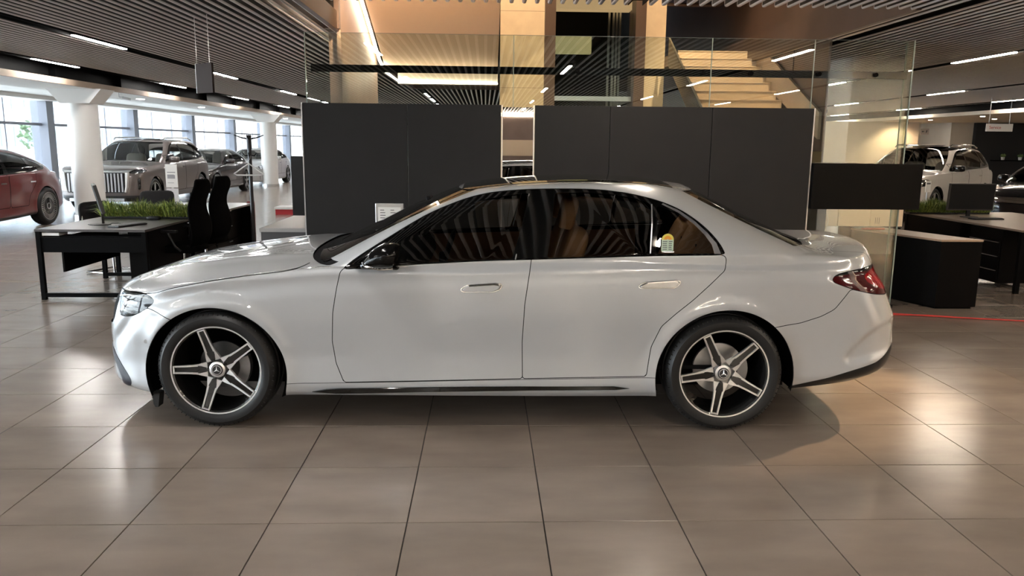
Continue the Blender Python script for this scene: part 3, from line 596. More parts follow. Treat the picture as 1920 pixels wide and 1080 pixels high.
# ------------------------------------------------------------------ car materials
def paint_mat(name, col, rough=.32, coat=1.0, metal=0.0, spec=.4):
    M = mat(name, col, rough, metal, spec, coat); return M
PAINT = paint_mat('grey_paint', (.455, .468, .482), .27, spec=.3, metal=.2); GLOSS = mat('gloss_black', (.003, .003, .003), .06, spec=.5, coat=.3); SATIN = mat('satin_trim', (.03, .03, .032), .3)
TINT = glass('tinted_window', (.52, .52, .50), boost=1.9); WSG = glass('windscreen_glass', (.55, .58, .56), boost=1.5); ROOFG = mat('roof_glass', (.004, .004, .004), .03, spec=.8, coat=.6)
LENS = glass('lamp_lens', (.8, .82, .85), boost=.8); REDL = mat('red_lens', (.26, .003, .006), .12, spec=.4, coat=.4); REDD = mat('dark_red_lens', (.05, .0015, .003), .12, spec=.3, coat=.35)
LEATH = mat('tan_leather', (.55, .30, .15), .5, noise=(.50, .27, .13), ns=20); LINER = mat('wheel_liner', (.003, .003, .003), .9, spec=.1); CREASE = mat('machined_alloy', (.86, .86, .86), .34, metal=.9)
DISC = mat('brake_steel', (.5, .5, .5), .35, metal=1); CAB = mat('cabin_black', (.008, .008, .009), .8, spec=.1); TYRE = mat('tyre_rubber', (.012, .012, .0125), .45, spec=.35, bump=.05, bs=120)

def wheel(parent, loc, R, rim, width, side, spin, style='five', alloy=None, label=None, disc=.15, dm=None):
    """rim mesh (a part) with tyre, spokes, disc and cap as sub-parts; local +y points inward for side=-1"""
    alloy = alloy or CREASE; s_ = -side; h = width / 2      # inward direction
    b = MB(); prof = [(rim * 1.02, -h * .93), (rim * 1.02, -h * .90), (rim * .975, -h * .86), (rim * .95, -h * .55), (rim * .90, 0), (rim * .9, h * .9), (rim * 1.02, h)]
    b.lathe(prof, 64, 'y'); w = obj('wheel', b, mat('rim_black', (.008, .008, .008), .25, coat=.6), parent, 40, loc=loc)
    if label: w['label'] = label
    if side > 0: w.rotation_euler = (0, 0, PI)
    ty = MB(); o = rim * 1.02; R1 = R
    ty.lathe([(o, -h * .93), (o + .010, -h * .985), (o + (R - o) * .35, -h * 1.035), (o + (R - o) * .6, -h * 1.03), (R - .016, -h * .90), (R - .005, -h * .78), (R, -h * .60), (R, -h * .47), (R - .008, -h * .465), (R - .008, -h * .42), (R, -h * .41),
              (R, -.05), (R - .008, -.048), (R - .008, -.034), (R, -.032), (R, .032), (R - .008, .034), (R - .008, .048), (R, .05), (R, h * .6), (R - .02, h * .92), (o, h * .95)], 96, 'y')
    if style == 'five':
        for k in range(72):      # shoulder sipes
            a = 2 * PI * k / 72; ty.box((math.cos(a) * (R - .0165), -h * .885, math.sin(a) * (R - .0165)), (.014, .012, .0045), ry=-a)
    obj('tyre', ty, TYRE, w, 35)
    lip = MB().lathe([(rim * 1.005, -h * .955), (rim * 1.035, -h * .96), (rim * 1.035, -h * .93), (rim * 1.005, -h * .93)], 72, 'y', closed=True); obj('rim_lip', lip, alloy, w, 30)
    yf = -h * .90
    if style == 'five':
        def P_(r, t, an): return (r * math.cos(an) - t * math.sin(an), r * math.sin(an) + t * math.cos(an))
        def flat(mb, pts, y0, y1): mb.prism([(p[0], p[1]) for p in pts], y0, y1, 'y')
        depth = lambda r: yf + .022 * (1 - min(r / rim, 1)) ** 1.0
        for k in range(5):
            an = spin + 2 * PI * k / 5; mb = MB(); mb.cm = 0; c = rim / .26
            for sg in (-1, 1):
                cl = [(.252, .0192, .0045), (.16, .0215, .0050), (.115, .0245, .0062), (.092, .0295, .0080), (.058, .027, .0180)]
                L_, Rr = [], []
                for r_, t_, w_ in cl: L_.append((r_ * c, sg * (t_ + w_) * c)); Rr.append((r_ * c, sg * (t_ - w_) * c))
                for i in range(len(cl) - 1):
                    q4 = [L_[i], L_[i + 1], Rr[i + 1], Rr[i]]; d0, d1 = depth(cl[i][0] * c), depth(cl[i + 1][0] * c)
                    vs = [];
                    for (r_, t_), d_ in zip(q4, (d0, d1, d1, d0)):
                        x_, z_ = P_(r_, t_, an); vs += [(x_, d_, z_), (x_, d_ + .018, z_)]
                    mb.add(vs, [(0, 2, 4, 6), (1, 7, 5, 3), (0, 1, 3, 2), (2, 3, 5, 4), (4, 5, 7, 6), (6, 7, 1, 0)])
            x = [P_(r_, t_, an) for r_, t_ in ((.256 * c, -.0235 * c), (.256 * c, .0235 * c), (.248 * c, .0235 * c), (.248 * c, -.0235 * c))]; mb.prism(x, yf, yf + .014, 'y')
            sp_ = obj('spoke', mb, alloy, w)
            pad = MB(); x = [P_(r_, t_, an) for r_, t_ in ((.25 * c, -.018 * c), (.25 * c, .018 * c), (.12 * c, .0225 * c), (.10 * c, .022 * c), (.062 * c, .013 * c), (.05 * c, 0), (.062 * c, -.013 * c), (.10 * c, -.022 * c), (.12 * c, -.0225 * c))]
            pad.prism(x, yf + .0125, yf + .04, 'y'); x, z = P_(.060 * c, 0, an); pad.lathe([(0, yf + .006), (.008, yf + .006), (.010, yf + .013)], 12, 'y', (x, 0, z)); obj('spoke_inlay', pad, GLOSS, w)
        hb_ = MB(); hb_.lathe([(.030, yf + .018), (.034, yf + .012), (.047, yf + .016), (.05, yf + .05)], 40, 'y'); obj('hub_ring', hb_, alloy, w, 40)
        cp = MB(); cp.lathe([(0, yf + .008), (.030, yf + .008), (.034, yf + .013)], 32, 'y'); cap = obj('centre_cap', cp, SATIN, w, 40)
        st = MB(); st.lathe([(.0245, yf + .004), (.0275, yf + .004), (.0275, yf + .009), (.0245, yf + .009)], 40, 'y', closed=True)
        for k in range(3):
            a = PI / 2 + k * 2 * PI / 3; st.add([(.0255 * math.cos(a), yf + .004, .0255 * math.sin(a)), (.0045 * math.cos(a + PI / 3), yf + .004, .0045 * math.sin(a + PI / 3)), (0, yf + .001, 0), (.0045 * math.cos(a - PI / 3), yf + .004, .0045 * math.sin(a - PI / 3))], [(0, 1, 2), (0, 2, 3)])
        obj('star_emblem', st, alloy, w)
        obj('brake_disc', MB().lathe([(.03, .02), (disc, .02), (disc, .045), (.03, .045)], 48, 'y'), dm or DISC, w, 40)
        cal = MB(); a0 = -.55 if spin > 1 and False else -.15
        for k in range(7):
            a = a0 - .5 + k * .16; cal.box((.135 * math.cos(a), .01, .135 * math.sin(a)), (.06, .05, .026), ry=-a)
        obj('brake_caliper', cal, mat('caliper_grey', (.35, .35, .36), .3, metal=.6), w)
    elif style == 'multi':
        mb = MB()
        for k in range(40):
            a = spin + 2 * PI * k / 40; mb.box((math.cos(a) * rim * .8, yf + .005, math.sin(a) * rim * .8), (rim * .36, .012, .009), ry=-a)
        o = obj('thin_spokes', mb, alloy, w); o['kind'] = 'stuff'; obj('wheel_dish', MB().lathe([(0, yf + .01), (rim * .62, yf + .012), (rim * .98, yf + .03)], 40, 'y'), GLOSS, w, 40)
        obj('centre_ring', MB().lathe([(.05, yf), (.065, yf), (.065, yf + .01), (.05, yf + .01)], 24, 'y', closed=True), alloy, w)
    else:
        for k in range(5):
            an = spin + 2 * PI * k / 5; mb = MB()
            for dt in (-.11, .11): mb.box((math.cos(an + dt) * rim * .52, yf + .01, math.sin(an + dt) * rim * .52), (rim * .92, .02, rim * .07), ry=-(an + dt))
            obj('spoke', mb, alloy, w)
        obj('centre_cap', MB().lathe([(0, yf), (rim * .16, yf), (rim * .18, yf + .03)], 20, 'y'), alloy, w, 30)
    return w
def well(parent, x, z, r, side, depth=.36, dip=.22):
    b = MB(); s_ = side; b.lathe([(r, s_ * .905), (r + .03, s_ * (.905 - .12)), (r + .03, s_ * (.9 - depth)), (.02, s_ * (.9 - depth))], 40, 'y', (x, 0, z), ang=(-dip, PI + dip)); return obj('wheel_liner', b, LINER, parent, 30)

# ------------------------------------------------------------------ the grey saloon
CARZ = math.radians(-1.46)
car = thing('sedan', 'light grey four door saloon seen side on in the middle of the showroom', 'car', (-.042, 5.248, 0), CARZ)
HEADL = [(-2.098, .757), (-2.05, .770), (-1.99, .778), (-1.894, .783), (-1.842, .764), (-1.820, .741), (-1.834, .719), (-1.903, .673), (-1.982, .640), (-2.039, .633), (-2.07, .640), (-2.088, .69)]
DLO = [(-.742, .936), (-.703, .972), (-.63, 1.025), (-.513, 1.097), (-.398, 1.168), (-.281, 1.235), (-.156, 1.289), (-.036, 1.332), (.09, 1.361), (.215, 1.375), (.341, 1.383), (.529, 1.387), (.717, 1.385), (.841, 1.373), (.964, 1.353), (1.085, 1.322), (1.189, 1.279), (1.274, 1.222), (1.338, 1.165), (1.386, 1.108), (1.412, 1.066), (1.422, 1.034), (1.24, 1.032), (.938, 1.024), (.637, 1.012), (.322, 1.0), (.044, .99), (-.263, .971), (-.443, .957), (-.624, .944)]
FGL = [(-.45, .970), (-.47, 1.045), (-.411, 1.096), (-.303, 1.17), (-.184, 1.234), (-.063, 1.285), (.06, 1.324), (.184, 1.346), (.312, 1.362), (.306, 1.30), (.217, 1.003), (.036, .995), (-.265, .98)]
RGL = [(.416, 1.010), (.43, 1.1), (.462, 1.34), (.47, 1.364), (.652, 1.368), (.807, 1.358), (.93, 1.339), (1.012, 1.314), (1.020, 1.28), (.994, 1.036), (.625, 1.018)]
QGL = [(1.030, 1.040), (1.047, 1.27), (1.052, 1.303), (1.14, 1.271), (1.241, 1.214), (1.312, 1.151), (1.357, 1.09), (1.380, 1.046)]
FDR = [(-.60, 1.0), (-.70, .955), (-.738, .938), (-.748, .92), (-.766, .849), (-.794, .696), (-.805, .522), (-.789, .394), (-.746, .279), (-.268, .294), (.283, .312), (.279, .534), (.291, .754), (.308, .876), (.326, 1.001), (.33, 1.3)]
RDR = [(.33, 1.3), (.326, 1.001), (.308, .876), (.291, .754), (.279, .534), (.283, .312), (.998, .330), (1.002, .38), (1.018, .507), (1.07, .628), (1.15, .704), (1.243, .782), (1.345, .88), (1.414, .948), (1.426, .98), (1.424, 1.028), (1.36, 1.045), (1.2, 1.1)]
TAIL = [(2.050, .893), (2.064, .914), (2.103, .930), (2.20, .942), (2.36, .950), (2.53, .950), (2.70, .94), (2.70, .79), (2.52, .777), (2.457, .777), (2.339, .797), (2.183, .835), (2.097, .865), (2.06, .878)]
FBMP = [(-1.60, .60), (-1.742, .645), (-1.817, .684), (-1.868, .702), (-1.905, .672), (-1.982, .639), (-2.039, .632), (-2.08, .638), (-2.12, .755), (-2.6, .755), (-2.6, 0), (-1.5, 0), (-1.5, .6)]
RBMP = [(1.6, .60), (1.762, .626), (1.879, .642), (2.002, .681), (2.078, .722), (2.121, .778), (2.168, .838), (2.339, .797), (2.457, .777), (2.8, .775), (2.8, 0), (1.5, 0), (1.5, .6)]
DIFF = [(1.7, .2), (1.868, .266), (1.892, .268), (2.075, .306), (2.232, .352), (2.386, .392), (2.50, .455), (2.60, .48), (2.9, .48), (2.9, 0), (1.7, 0)]
BLADE = [(-2.32, .405), (-2.235, .410), (-2.188, .395), (-2.132, .360), (-2.064, .300), (-2.020, .250), (-2.025, .215), (-2.070, .198), (-2.108, .203), (-2.100, .235), (-2.118, .264), (-2.17, .325), (-2.245, .368), (-2.32, .375)]
RCR = [(2.150, .43), (2.219, .512), (2.309, .6), (2.42, .64), (2.60, .66), (2.62, .44), (2.369, .400), (2.251, .37), (2.18, .375)]
def pre(P):
    s_ = sd_poly(chaikin(RCR), P[..., 0].ravel(), P[..., 2].ravel()).reshape(P.shape[:2]); k = np.clip(s_ / .05, 0, 1); P[..., 1] += .022 * (k * k * (3 - 2 * k)) * (P[..., 1] < -.3)
    # hollow under the headlamp
    P[..., 1] += .022 * np.exp(-((P[..., 0] + 2.07) / .10) ** 2 - ((P[..., 2] - .53 - (P[..., 0] + 2.07) * .9) / .055) ** 2) * (P[..., 1] < -.3)
    # hood crease line
    x, y = P[..., 0], P[..., 1]; yl = .50 + (x + 1.6) * .12; P[..., 2] += .007 * np.exp(-((-y - yl) / .06) ** 2) * np.clip((-.95 - x) / .2, 0, 1) * np.clip((x + 2.25) / .3, 0, 1) * (P[..., 2] > .8)
    return P
C0 = make_half(SEDAN, 1.0, pre)
poly = lambda pts, n=2: (lambda x, y, z, s_, r: sd_poly(chaikin(pts, n), x, z))
ell = lambda cx, cz, rx, rz: (lambda x, y, z, s_, r: (1 - np.sqrt(((x - cx) / rx) ** 2 + ((z - cz) / rz) ** 2)) * rx)
FA, RA = (-1.484, .315, .412, .397), (1.456, .320, .408, .405)
_, C0 = C0.cut(ell(*FA)); _, C0 = C0.cut(ell(*RA))
dlo, C1 = C0.cut(poly(DLO))
ws, C2 = C1.cut(lambda x, y, z, s_, r: np.minimum.reduce([(1.12 - s_) * .4, (r - 2.0), (2.985 - r)]))
cowl, C2 = C2.cut(lambda x, y, z, s_, r: np.minimum.reduce([(1.50 - s_) * .4, (r - 1.95), (2.05 - r)]))
bl, C2 = C2.cut(lambda x, y, z, s_, r: np.minimum.reduce([(s_ - 3.95) * .4, (r - 2.06), (2.95 - r)]))
rg, C2 = C2.cut(lambda x, y, z, s_, r: np.minimum.reduce([y + .50, x + .09, 1.19 - x, z - 1.30]))
hl, C2 = C2.gap(poly(HEADL), .002); tl, C2 = C2.gap(poly(TAIL), .002)
grl, C2 = C2.cut(poly([(-2.5, .752), (-2.112, .762), (-2.104, .72), (-2.112, .66), (-2.138, .60), (-2.170, .565), (-2.5, .50)], 1))
star = lambda: None
fb_, C2 = C2.gap(poly(FBMP, 1)); rb_, C2 = C2.gap(poly(RBMP, 1))
diff, rb_ = rb_.cut(poly(DIFF, 1)); blade, fb_ = fb_.cut(lambda x, y, z, s_, r: np.minimum(sd_poly(chaikin(BLADE), x, z), -.3 - y))
fd, C2 = C2.gap(poly(FDR, 1)); rd, C2 = C2.gap(poly(RDR, 1))
hz = pchip([(-2.3, .757), (-2.0, .772), (-1.847, .781), (-1.696, .82), (-1.479, .864), (-1.263, .898), (-1.079, .922), (-.991, .939), (-.933, .962), (-.88, .99)])
hood, C2 = C2.gap(lambda x, y, z, s_, r: np.where(r <= 1.9, np.minimum(z - hz(x), (-.875 - x)), -1.0) + (r > 1.9) * (x < -.9) * (y > -.68) * 1.02)
trunk, C2 = C2.gap(lambda x, y, z, s_, r: np.minimum.reduce([y + .62, x - 1.99, z - .74, 2.06 - r]))
sill_z = pchip([(-1.1, .266), (-.576, .281), (.039, .300), (.654, .315), (1.05, .323)])
sill, C2 = C2.gap(lambda x, y, z, s_, r: np.minimum.reduce([sill_z(x) - z, x + 1.25, 1.25 - x]), .0015)
fend, C2 = C2.cut(lambda x, y, z, s_, r: -.60 - x); quart, C2 = C2.cut(lambda x, y, z, s_, r: np.minimum(x - 1.2, 1.09 - z))
fg, d1 = dlo.cut(poly(FGL, 1)); rgl, d1 = d1.cut(poly(RGL, 1)); qg, d1 = d1.cut(poly(QGL, 1))
SIDES = ((False, 'near'), (True, 'far'))
both = lambda c, off=0: [(c, off, False), (c, off, True)]
cm_obj('roof_frame', both(C2), PAINT, car); cm_obj('hood', both(hood), PAINT, car); cm_obj('trunk_lid', both(trunk), PAINT, car)
cm_obj('front_bumper', both(fb_), PAINT, car); cm_obj('rear_bumper', both(rb_), PAINT, car)
cm_obj('rear_diffuser', both(diff, -.004), mat('diffuser_black', (.006, .006, .006), .4, spec=.3), car, 'black rear diffuser lip')
cm_obj('windscreen', both(ws, -.003), WSG, car, 'tinted windscreen'); cm_obj('rear_window', both(bl, -.003), WSG, car); cm_obj('sunroof', both(rg, .002), ROOFG, car, 'black panoramic glass roof')
cm_obj('wiper_cowl', both(cowl, -.012), CAB, car, 'black cowl below the windscreen'); cm_obj('grille', both(grl, -.015), mat('grille_black', (.004, .004, .004), .5, spec=.15), car, 'black front grille')
for mir, nm in SIDES:
    one = lambda c, off=0: [(c, off, mir)]
    dn = cm_obj('front_door', one(fd), PAINT, car); dr = cm_obj('rear_door', one(rd), PAINT, car)
    cm_obj('fender', one(fend), PAINT, car); cm_obj('rear_quarter', one(quart), PAINT, car); cm_obj('side_sill', one(sill), PAINT, car)
    cm_obj('window_surround', one(d1, -.003), GLOSS, car, 'gloss black window surround')
    cm_obj('side_window', one(fg, -.007), TINT, car, 'front side window'); cm_obj('side_window', one(rgl, -.007), TINT, car, 'rear side window'); cm_obj('side_window', one(qg, -.007), TINT, car, 'rear quarter window')
    h_ = cm_obj('headlamp', one(hl, -.001), LENS, car, 'clear headlamp'); cm_obj('lamp_housing', one(hl, -.035), mat('lamp_black', (.02, .02, .022), .45), h_)
    tq = lambda a, b: pchip([(2.0, a), (2.1, b), (2.25, b + .012), (2.6, b + .018)])
    e_, t0 = tl.cut(lambda x, y, z, s_, r: z - tq(.905, .915)(x)); br, t0 = t0.cut(poly([(2.27, .905), (2.36, .93), (2.47, .94), (2.53, .90), (2.545, .80), (2.45, .80), (2.36, .845), (2.30, .86)]))
    tl_ = cm_obj('tail_lamp', one(t0, -.001), REDD, car, 'dark red tail lamp'); cm_obj('lamp_edge', one(e_, -.001), GLOSS, tl_, 'black upper edge of the tail lamp'); cm_obj('bright_lens', one(br, .0), REDL, tl_, 'bright red lens')  # middle section of the lens is a brighter red
    cm_obj('bumper_blade', one(blade, .002), mat('blade_blue_black', (.012, .013, .022), .3, spec=.3), car, 'dark air curtain blade')
    sd = 1 if mir else -1
    well(car, FA[0], FA[1] + .01, .40, sd, dip=.36); well(car, RA[0], RA[1] + .01, .40, sd, dip=.23)
# liner under the panels: makes the joints read dark
lin = C0.cut(poly(DLO))[1]; lin = lin.cut(lambda x, y, z, s_, r: np.minimum.reduce([(1.12 - s_) * .4, (r - 1.9), (2.985 - r)]))[1]; lin = lin.cut(lambda x, y, z, s_, r: np.minimum.reduce([(s_ - 3.95) * .4, (r - 2.06), (2.95 - r)]))[1]
lin = lin.cut(lambda x, y, z, s_, r: np.maximum(sd_poly(chaikin(HEADL), x, z), sd_poly(chaikin(BLADE), x, z) ))[1]
cm_obj('inner_shell', both(lin, -.011), CAB, car, 'black inner shell behind the panel gaps')
# saloon: wheels, trim, glass furniture
wheel(car, (-1.478, -.798, .343), .343, .252, .245, -1, PI, 'five', disc=.14, dm=mat('dark_disc', (.10, .10, .10), .35, metal=1)); wheel(car, (1.45, -.798, .343), .343, .252, .245, -1, PI + math.radians(8), 'five')
wheel(car, (-1.478, .798, .343), .343, .252, .245, 1, .4, 'five'); wheel(car, (1.45, .798, .343), .343, .252, .245, 1, .2, 'five')
obj('underbody', MB().bx(-2.1, 1.9, -.62, .62, .19, .30).bx(-1.05, 1.02, -.84, .84, .2, .34), CAB, car)
def rail(name, pts, r, material, label=None, off=0.0, n=6):
    """thin strip following near-side (x, z) points on the body surface"""
    A = C0.A; out = []
    for x, z in pts:
        d = (A[:, 0] - x) ** 2 + (A[:, 2] - z) ** 2 + (A[:, 1] > -.3) * 9; k = np.argsort(d)[:3]; y = A[k, 1].mean(); out.append((x, y - off, z))
    return out
def sy(x, z):
    A = C0.A; d = (A[:, 0] - x) ** 2 + (A[:, 2] - z) ** 2 + (A[:, 1] > -.3) * 9; k = np.argsort(d)[:4]; w = 1 / (d[k] + 1e-6); return float((A[k, 1] * w).sum() / w.sum())
for sg in (-1, 1):
    # door handles: bevelled chrome-edged grips in a shallow cup
    for pts, lb in ((((-.069, .836), (-.055, .848), (-.034, .858), (.128, .870), (.158, .866), (.161, .856), (.149, .836), (.116, .822), (-.051, .820), (-.066, .825)), 'front'), (((.931, .862), (.945, .873), (.967, .882), (1.141, .896), (1.163, .890), (1.164, .880), (1.148, .861), (1.125, .850), (.947, .848), (.933, .853)), 'rear')):
        c = np.array(pts); m_ = c.mean(0); y0 = sy(m_[0], m_[1]) * -1
        loop = [(p[0], sg * (y0 + .001), p[1]) for p in c]; h = obj('door_handle', MB().prism([tuple(m_ + (p - m_) * .93) for p in c], sg * (y0 - .01), sg * (y0 + .016), 'y'), PAINT if lb == 'front' else mat('handle_silver', (.45, .46, .48), .12, metal=1), car, bevel=.006, label=f'flush {lb} door handle')
        obj('chrome_rim', MB().tube(loop, .0036, 6, True), CHROME, h)
        up = [tuple(m_ + (p - m_) * .86 + np.array([0, .004])) for p in c[2:6]]; lo = [(p[0], p[1] - .007) for p in up[::-1]]
        obj('grip_strip', MB().prism(up + lo, sg * (y0 + .015), sg * (y0 + .0185), 'y'), CHROME if lb == 'rear' else GLOSS, h)
    # mirror
    mb = MB(); S2 = []
    prof = [(-.600, 1.006, .02, .02), (-.592, 1.012, .055, .045), (-.565, 1.030, .085, .068), (-.52, 1.045, .10, .085), (-.47, 1.052, .11, .098), (-.43, 1.052, .108, .098), (-.415, 1.05, .10, .09)]
    ring = 20; vs = []
    for x, zc_, hh, hw in prof:
        for k in range(ring):
            a = 2 * PI * k / ring; e = lambda v: math.copysign(abs(v) ** .8, v); vs.append((x + .02 * math.sin(a), sg * (1.0 + hw * e(math.cos(a))), zc_ - .012 + .62 * hh * e(math.sin(a))))
    n_ = len(prof); fs = [(i * ring + k, i * ring + (k + 1) % ring, (i + 1) * ring + (k + 1) % ring, (i + 1) * ring + k) for i in range(n_ - 1) for k in range(ring)] + [tuple(range(ring)), tuple(range((n_ - 1) * ring, n_ * ring))[::-1]]
    if sg > 0: fs = [f[::-1] for f in fs]
    m_ = obj('side_mirror', MB().add(vs, fs), mat('mirror_black', (.003, .003, .003), .12, spec=.25), car, 40, label='gloss black door mirror'); m_.location.z = -.005; m_.location.y = .012 * sg
    obj('mirror_foot', MB().prism([(-.66, .955), (-.575, .985), (-.44, .97), (-.41, .958), (-.42, .95)], sg * .90, sg * .965, 'y'), GLOSS, m_, bevel=.006)
    obj('mirror_stripe', MB().tube([(-.598, sg * 1.03, 1.003), (-.575, sg * 1.072, .985), (-.50, sg * 1.095, .975), (-.425, sg * 1.09, .978)], .006, 6), CHROME, m_, 40)
    # window bright trim, divider
    for pts, r in ((((1.022, 1.305), (1.012, 1.2), (.998, 1.04)), .004), (((.236, 1.0), (.316, 1.355)), .0035)):
        obj('window_divider', MB().tube([(x, -sg * sy(x, z) * -1 * -1 if False else sg * -sy(x, z) + sg * .002, z) for x, z in pts], r, 6), STEEL, car)
    pts = [(1.09, 1.312), (1.18, 1.272), (1.262, 1.215), (1.325, 1.155), (1.372, 1.10), (1.395, 1.042)]; ins = [(1.08, 1.306), (1.17, 1.262), (1.25, 1.203), (1.307, 1.145), (1.345, 1.092), (1.358, 1.042)]
    vs = [(x, sg * (-sy(x, z) + .0025), z) for x, z in pts] + [(x, sg * (-sy(x, z) + .0015), z) for x, z in ins]; n_ = len(pts)
    obj('quarter_trim', MB().add(vs, [(i, i + 1, n_ + i + 1, n_ + i) for i in range(n_ - 1)]), mat('grey_trim', (.12, .12, .125), .3), car)
    # sill blade, parking sensors, headlamp internals
    up = [(-.932, .222), (-.85, .236), (-.768, .243), (-.27, .256), (.347, .268), (.81, .270), (.906, .256)]; lo = [(.815, .246), (.348, .240), (-.27, .226), (-.79, .212)]
    P_ = up + lo; obj('sill_trim', MB().prism(P_, sg * .905, sg * .9265, 'y'), GLOSS, car, bevel=.003, label='gloss black sill strip')
    for x, z in ((-1.885, .502), (2.195, .551)): obj('parking_sensor', MB().lathe([(0, 0), (.012, 0), (.013, .004), (.010, .006)], 16, 'y', (x, sg * (-sy(x, z) + .002), z)), PAINT, car)
    for k, (x, y, z, r) in enumerate(((-2.03, .72, .70, .032), (-1.965, .775, .705, .028))): obj('projector_lens', MB().lathe([(0, -.02), (r * .6, -.014), (r, 0), (r * 1.1, .03)], 20, 'x', (x - .015, sg * y, z)), CHROME, car, 30)
    obj('lamp_light_guide', MB().tube([(-2.07, sg * .735, .665), (-2.05, sg * .745, .652), (-1.99, sg * .795, .655)], .006, 6).tube([(-2.085, sg * .72, .742), (-2.0, sg * .78, .756), (-1.87, sg * .835, .75)], .005, 6), WHITE, car)
    obj('lamp_reflector', MB().add([(-2.06, sg * .70, .655), (-1.97, sg * .78, .66), (-1.93, sg * .80, .70), (-2.06, sg * .72, .71)], [(0, 1, 2, 3)]), mat('reflector_grey', (.5, .5, .52), .2, metal=1), car)
    # mud flap piece ahead of the front wheel
    obj('air_deflector', MB().prism([(-1.878, .19), (-1.872, .125), (-1.862, .105), (-1.845, .105), (-1.832, .19)], sg * .80, sg * .865, 'y'), mat('flap_rubber', (.01, .01, .01), .7), car)
# star on nose, antenna fin, spoiler lip
obj('grille_star', MB().lathe([(.085, -.012), (.10, -.012), (.10, .0), (.085, .0)], 40, 'x', (-2.345, 0, .60), closed=True), CHROME, car, 30)
# sticker on the quarter window
yq = -sy(1.095, 1.09)
STK = mat('sticker_green', (.55, .68, .55), .5); st = MB(); st.bx(1.060, 1.128, -yq - .004, -yq - .0025, 1.052, 1.122); sk = obj('efficiency_sticker', st, STK, car, label='green and yellow fuel economy sticker'); sk.rotation_euler = (0, 0, 0)
arcp = lambda r0, r1: [(1.094 + r0 * math.cos(a), 1.118 + r0 * math.sin(a)) for a in np.linspace(0, PI, 13)] + [(1.094 + r1 * math.cos(a), 1.118 + r1 * math.sin(a)) for a in np.linspace(PI, 0, 13)]
obj('sticker_arch', MB().prism(arcp(.034, .022), -yq - .0055, -yq - .003, 'y'), mat('sticker_yellow', (.75, .65, .12), .5), sk); obj('sticker_dial', MB().prism(arcp(.022, .004), -yq - .0055, -yq - .003, 'y'), mat('sticker_orange', (.8, .35, .05), .5), sk)
lt = MB()
for r_ in range(5): lt.bx(1.066, 1.066 + random.uniform(.02, .028), -yq - .0056, -yq - .004, 1.062 + r_ * .011, 1.066 + r_ * .011); lt.bx(1.10, 1.10 + random.uniform(.015, .022), -yq - .0056, -yq - .004, 1.062 + r_ * .011, 1.066 + r_ * .011)
o = obj('sticker_print', lt, INK, sk); o['kind'] = 'stuff'
# cabin
def pad(mb, c, d, r=.35):
    """soft rounded cushion: a superellipsoid"""
    vs = []; n, m_ = 14, 9
    for i in range(m_ + 1):
        v = -PI / 2 + PI * i / m_
        for k in range(n):
            u = 2 * PI * k / n; e = lambda t: math.copysign(abs(t) ** r, t); vs.append((c[0] + d[0] / 2 * e(math.cos(v)) * e(math.cos(u)), c[1] + d[1] / 2 * e(math.cos(v)) * e(math.sin(u)), c[2] + d[2] / 2 * e(math.sin(v))))
    return mb.add(vs, [(i * n + k, i * n + (k + 1) % n, (i + 1) * n + (k + 1) % n, (i + 1) * n + k) for i in range(m_) for k in range(n)])
def tilt(mb, a, px, pz):
    ca, sa = math.cos(a), math.sin(a); mb.v = [(px + (x - px) * ca + (z - pz) * sa, y, pz - (x - px) * sa + (z - pz) * ca) for x, y, z in mb.v]; return mb
for sg in (-1, 1):
    s_ = obj('front_seat', pad(MB(), (.18, sg * .37, .54), (.52, .50, .16)), LEATH, car, 60); obj('seat_back', tilt(pad(pad(MB(), (.46, sg * .37, .86), (.14, .50, .60)), (.455, sg * .37, 1.02), (.12, .40, .24)), .30, .46, .56), LEATH, s_, 60)
    obj('head_rest', tilt(pad(MB(), (.45, sg * .37, 1.235), (.10, .27, .20)), .22, .46, .7), LEATH, s_, 60)
obj('rear_bench', pad(MB(), (1.02, 0, .56), (.52, 1.32, .18)), LEATH, car, 60)
for sg in (-1, 0, 1): obj('rear_backrest', tilt(pad(MB(), (1.30, sg * .43, .88), (.14, .42, .58)), .42, 1.30, .60), LEATH, car, 60)
for sg in (-1, 1): obj('rear_head_rest', tilt(pad(MB(), (1.30, sg * .40, 1.215), (.09, .25, .15)), .36, 1.30, .60), LEATH, car, 60)
obj('dashboard', tilt(pad(MB(), (-.58, 0, .90), (.52, 1.36, .20), .45), -.12, -.58, .9), CAB, car, 60); obj('dash_screen', MB().box((-.38, .25, 1.0), (.01, .62, .14), ry=-.25), GLOSS, car)
sw = MB().tube([(-.20 + .055 * math.sin(a) * 1, -.37 + .18 * math.cos(a), .93 + .165 * math.sin(a)) for a in np.linspace(0, 2 * PI, 28)[:-1]], .013, 8, True).box((-.205, -.37, .92), (.03, .30, .03)).box((-.215, -.37, .92), (.04, .09, .09)); obj('steering_wheel', sw, CAB, car, 40)
obj('rear_view_mirror', pad(MB(), (-.33, 0, 1.27), (.03, .22, .06)), CAB, car, 40)
for sg in (-1, 1):
    obj('door_card', MB().add([(-.6, sg * .84, .62), (1.2, sg * .84, .62), (1.2, sg * .855, 1.0), (-.6, sg * .84, .94)], [(0, 1, 2, 3)]), mat('door_brown', (.16, .07, .03), .5), car)
obj('parcel_shelf', MB().bx(1.42, 1.95, -.62, .62, .99, 1.01), CAB, car); obj('cabin_floor', MB().bx(-.9, 1.5, -.8, .8, .34, .36), CAB, car); obj('cabin_bulkhead', MB().bx(-.95, -.9, -.8, .8, .3, .93), CAB, car)
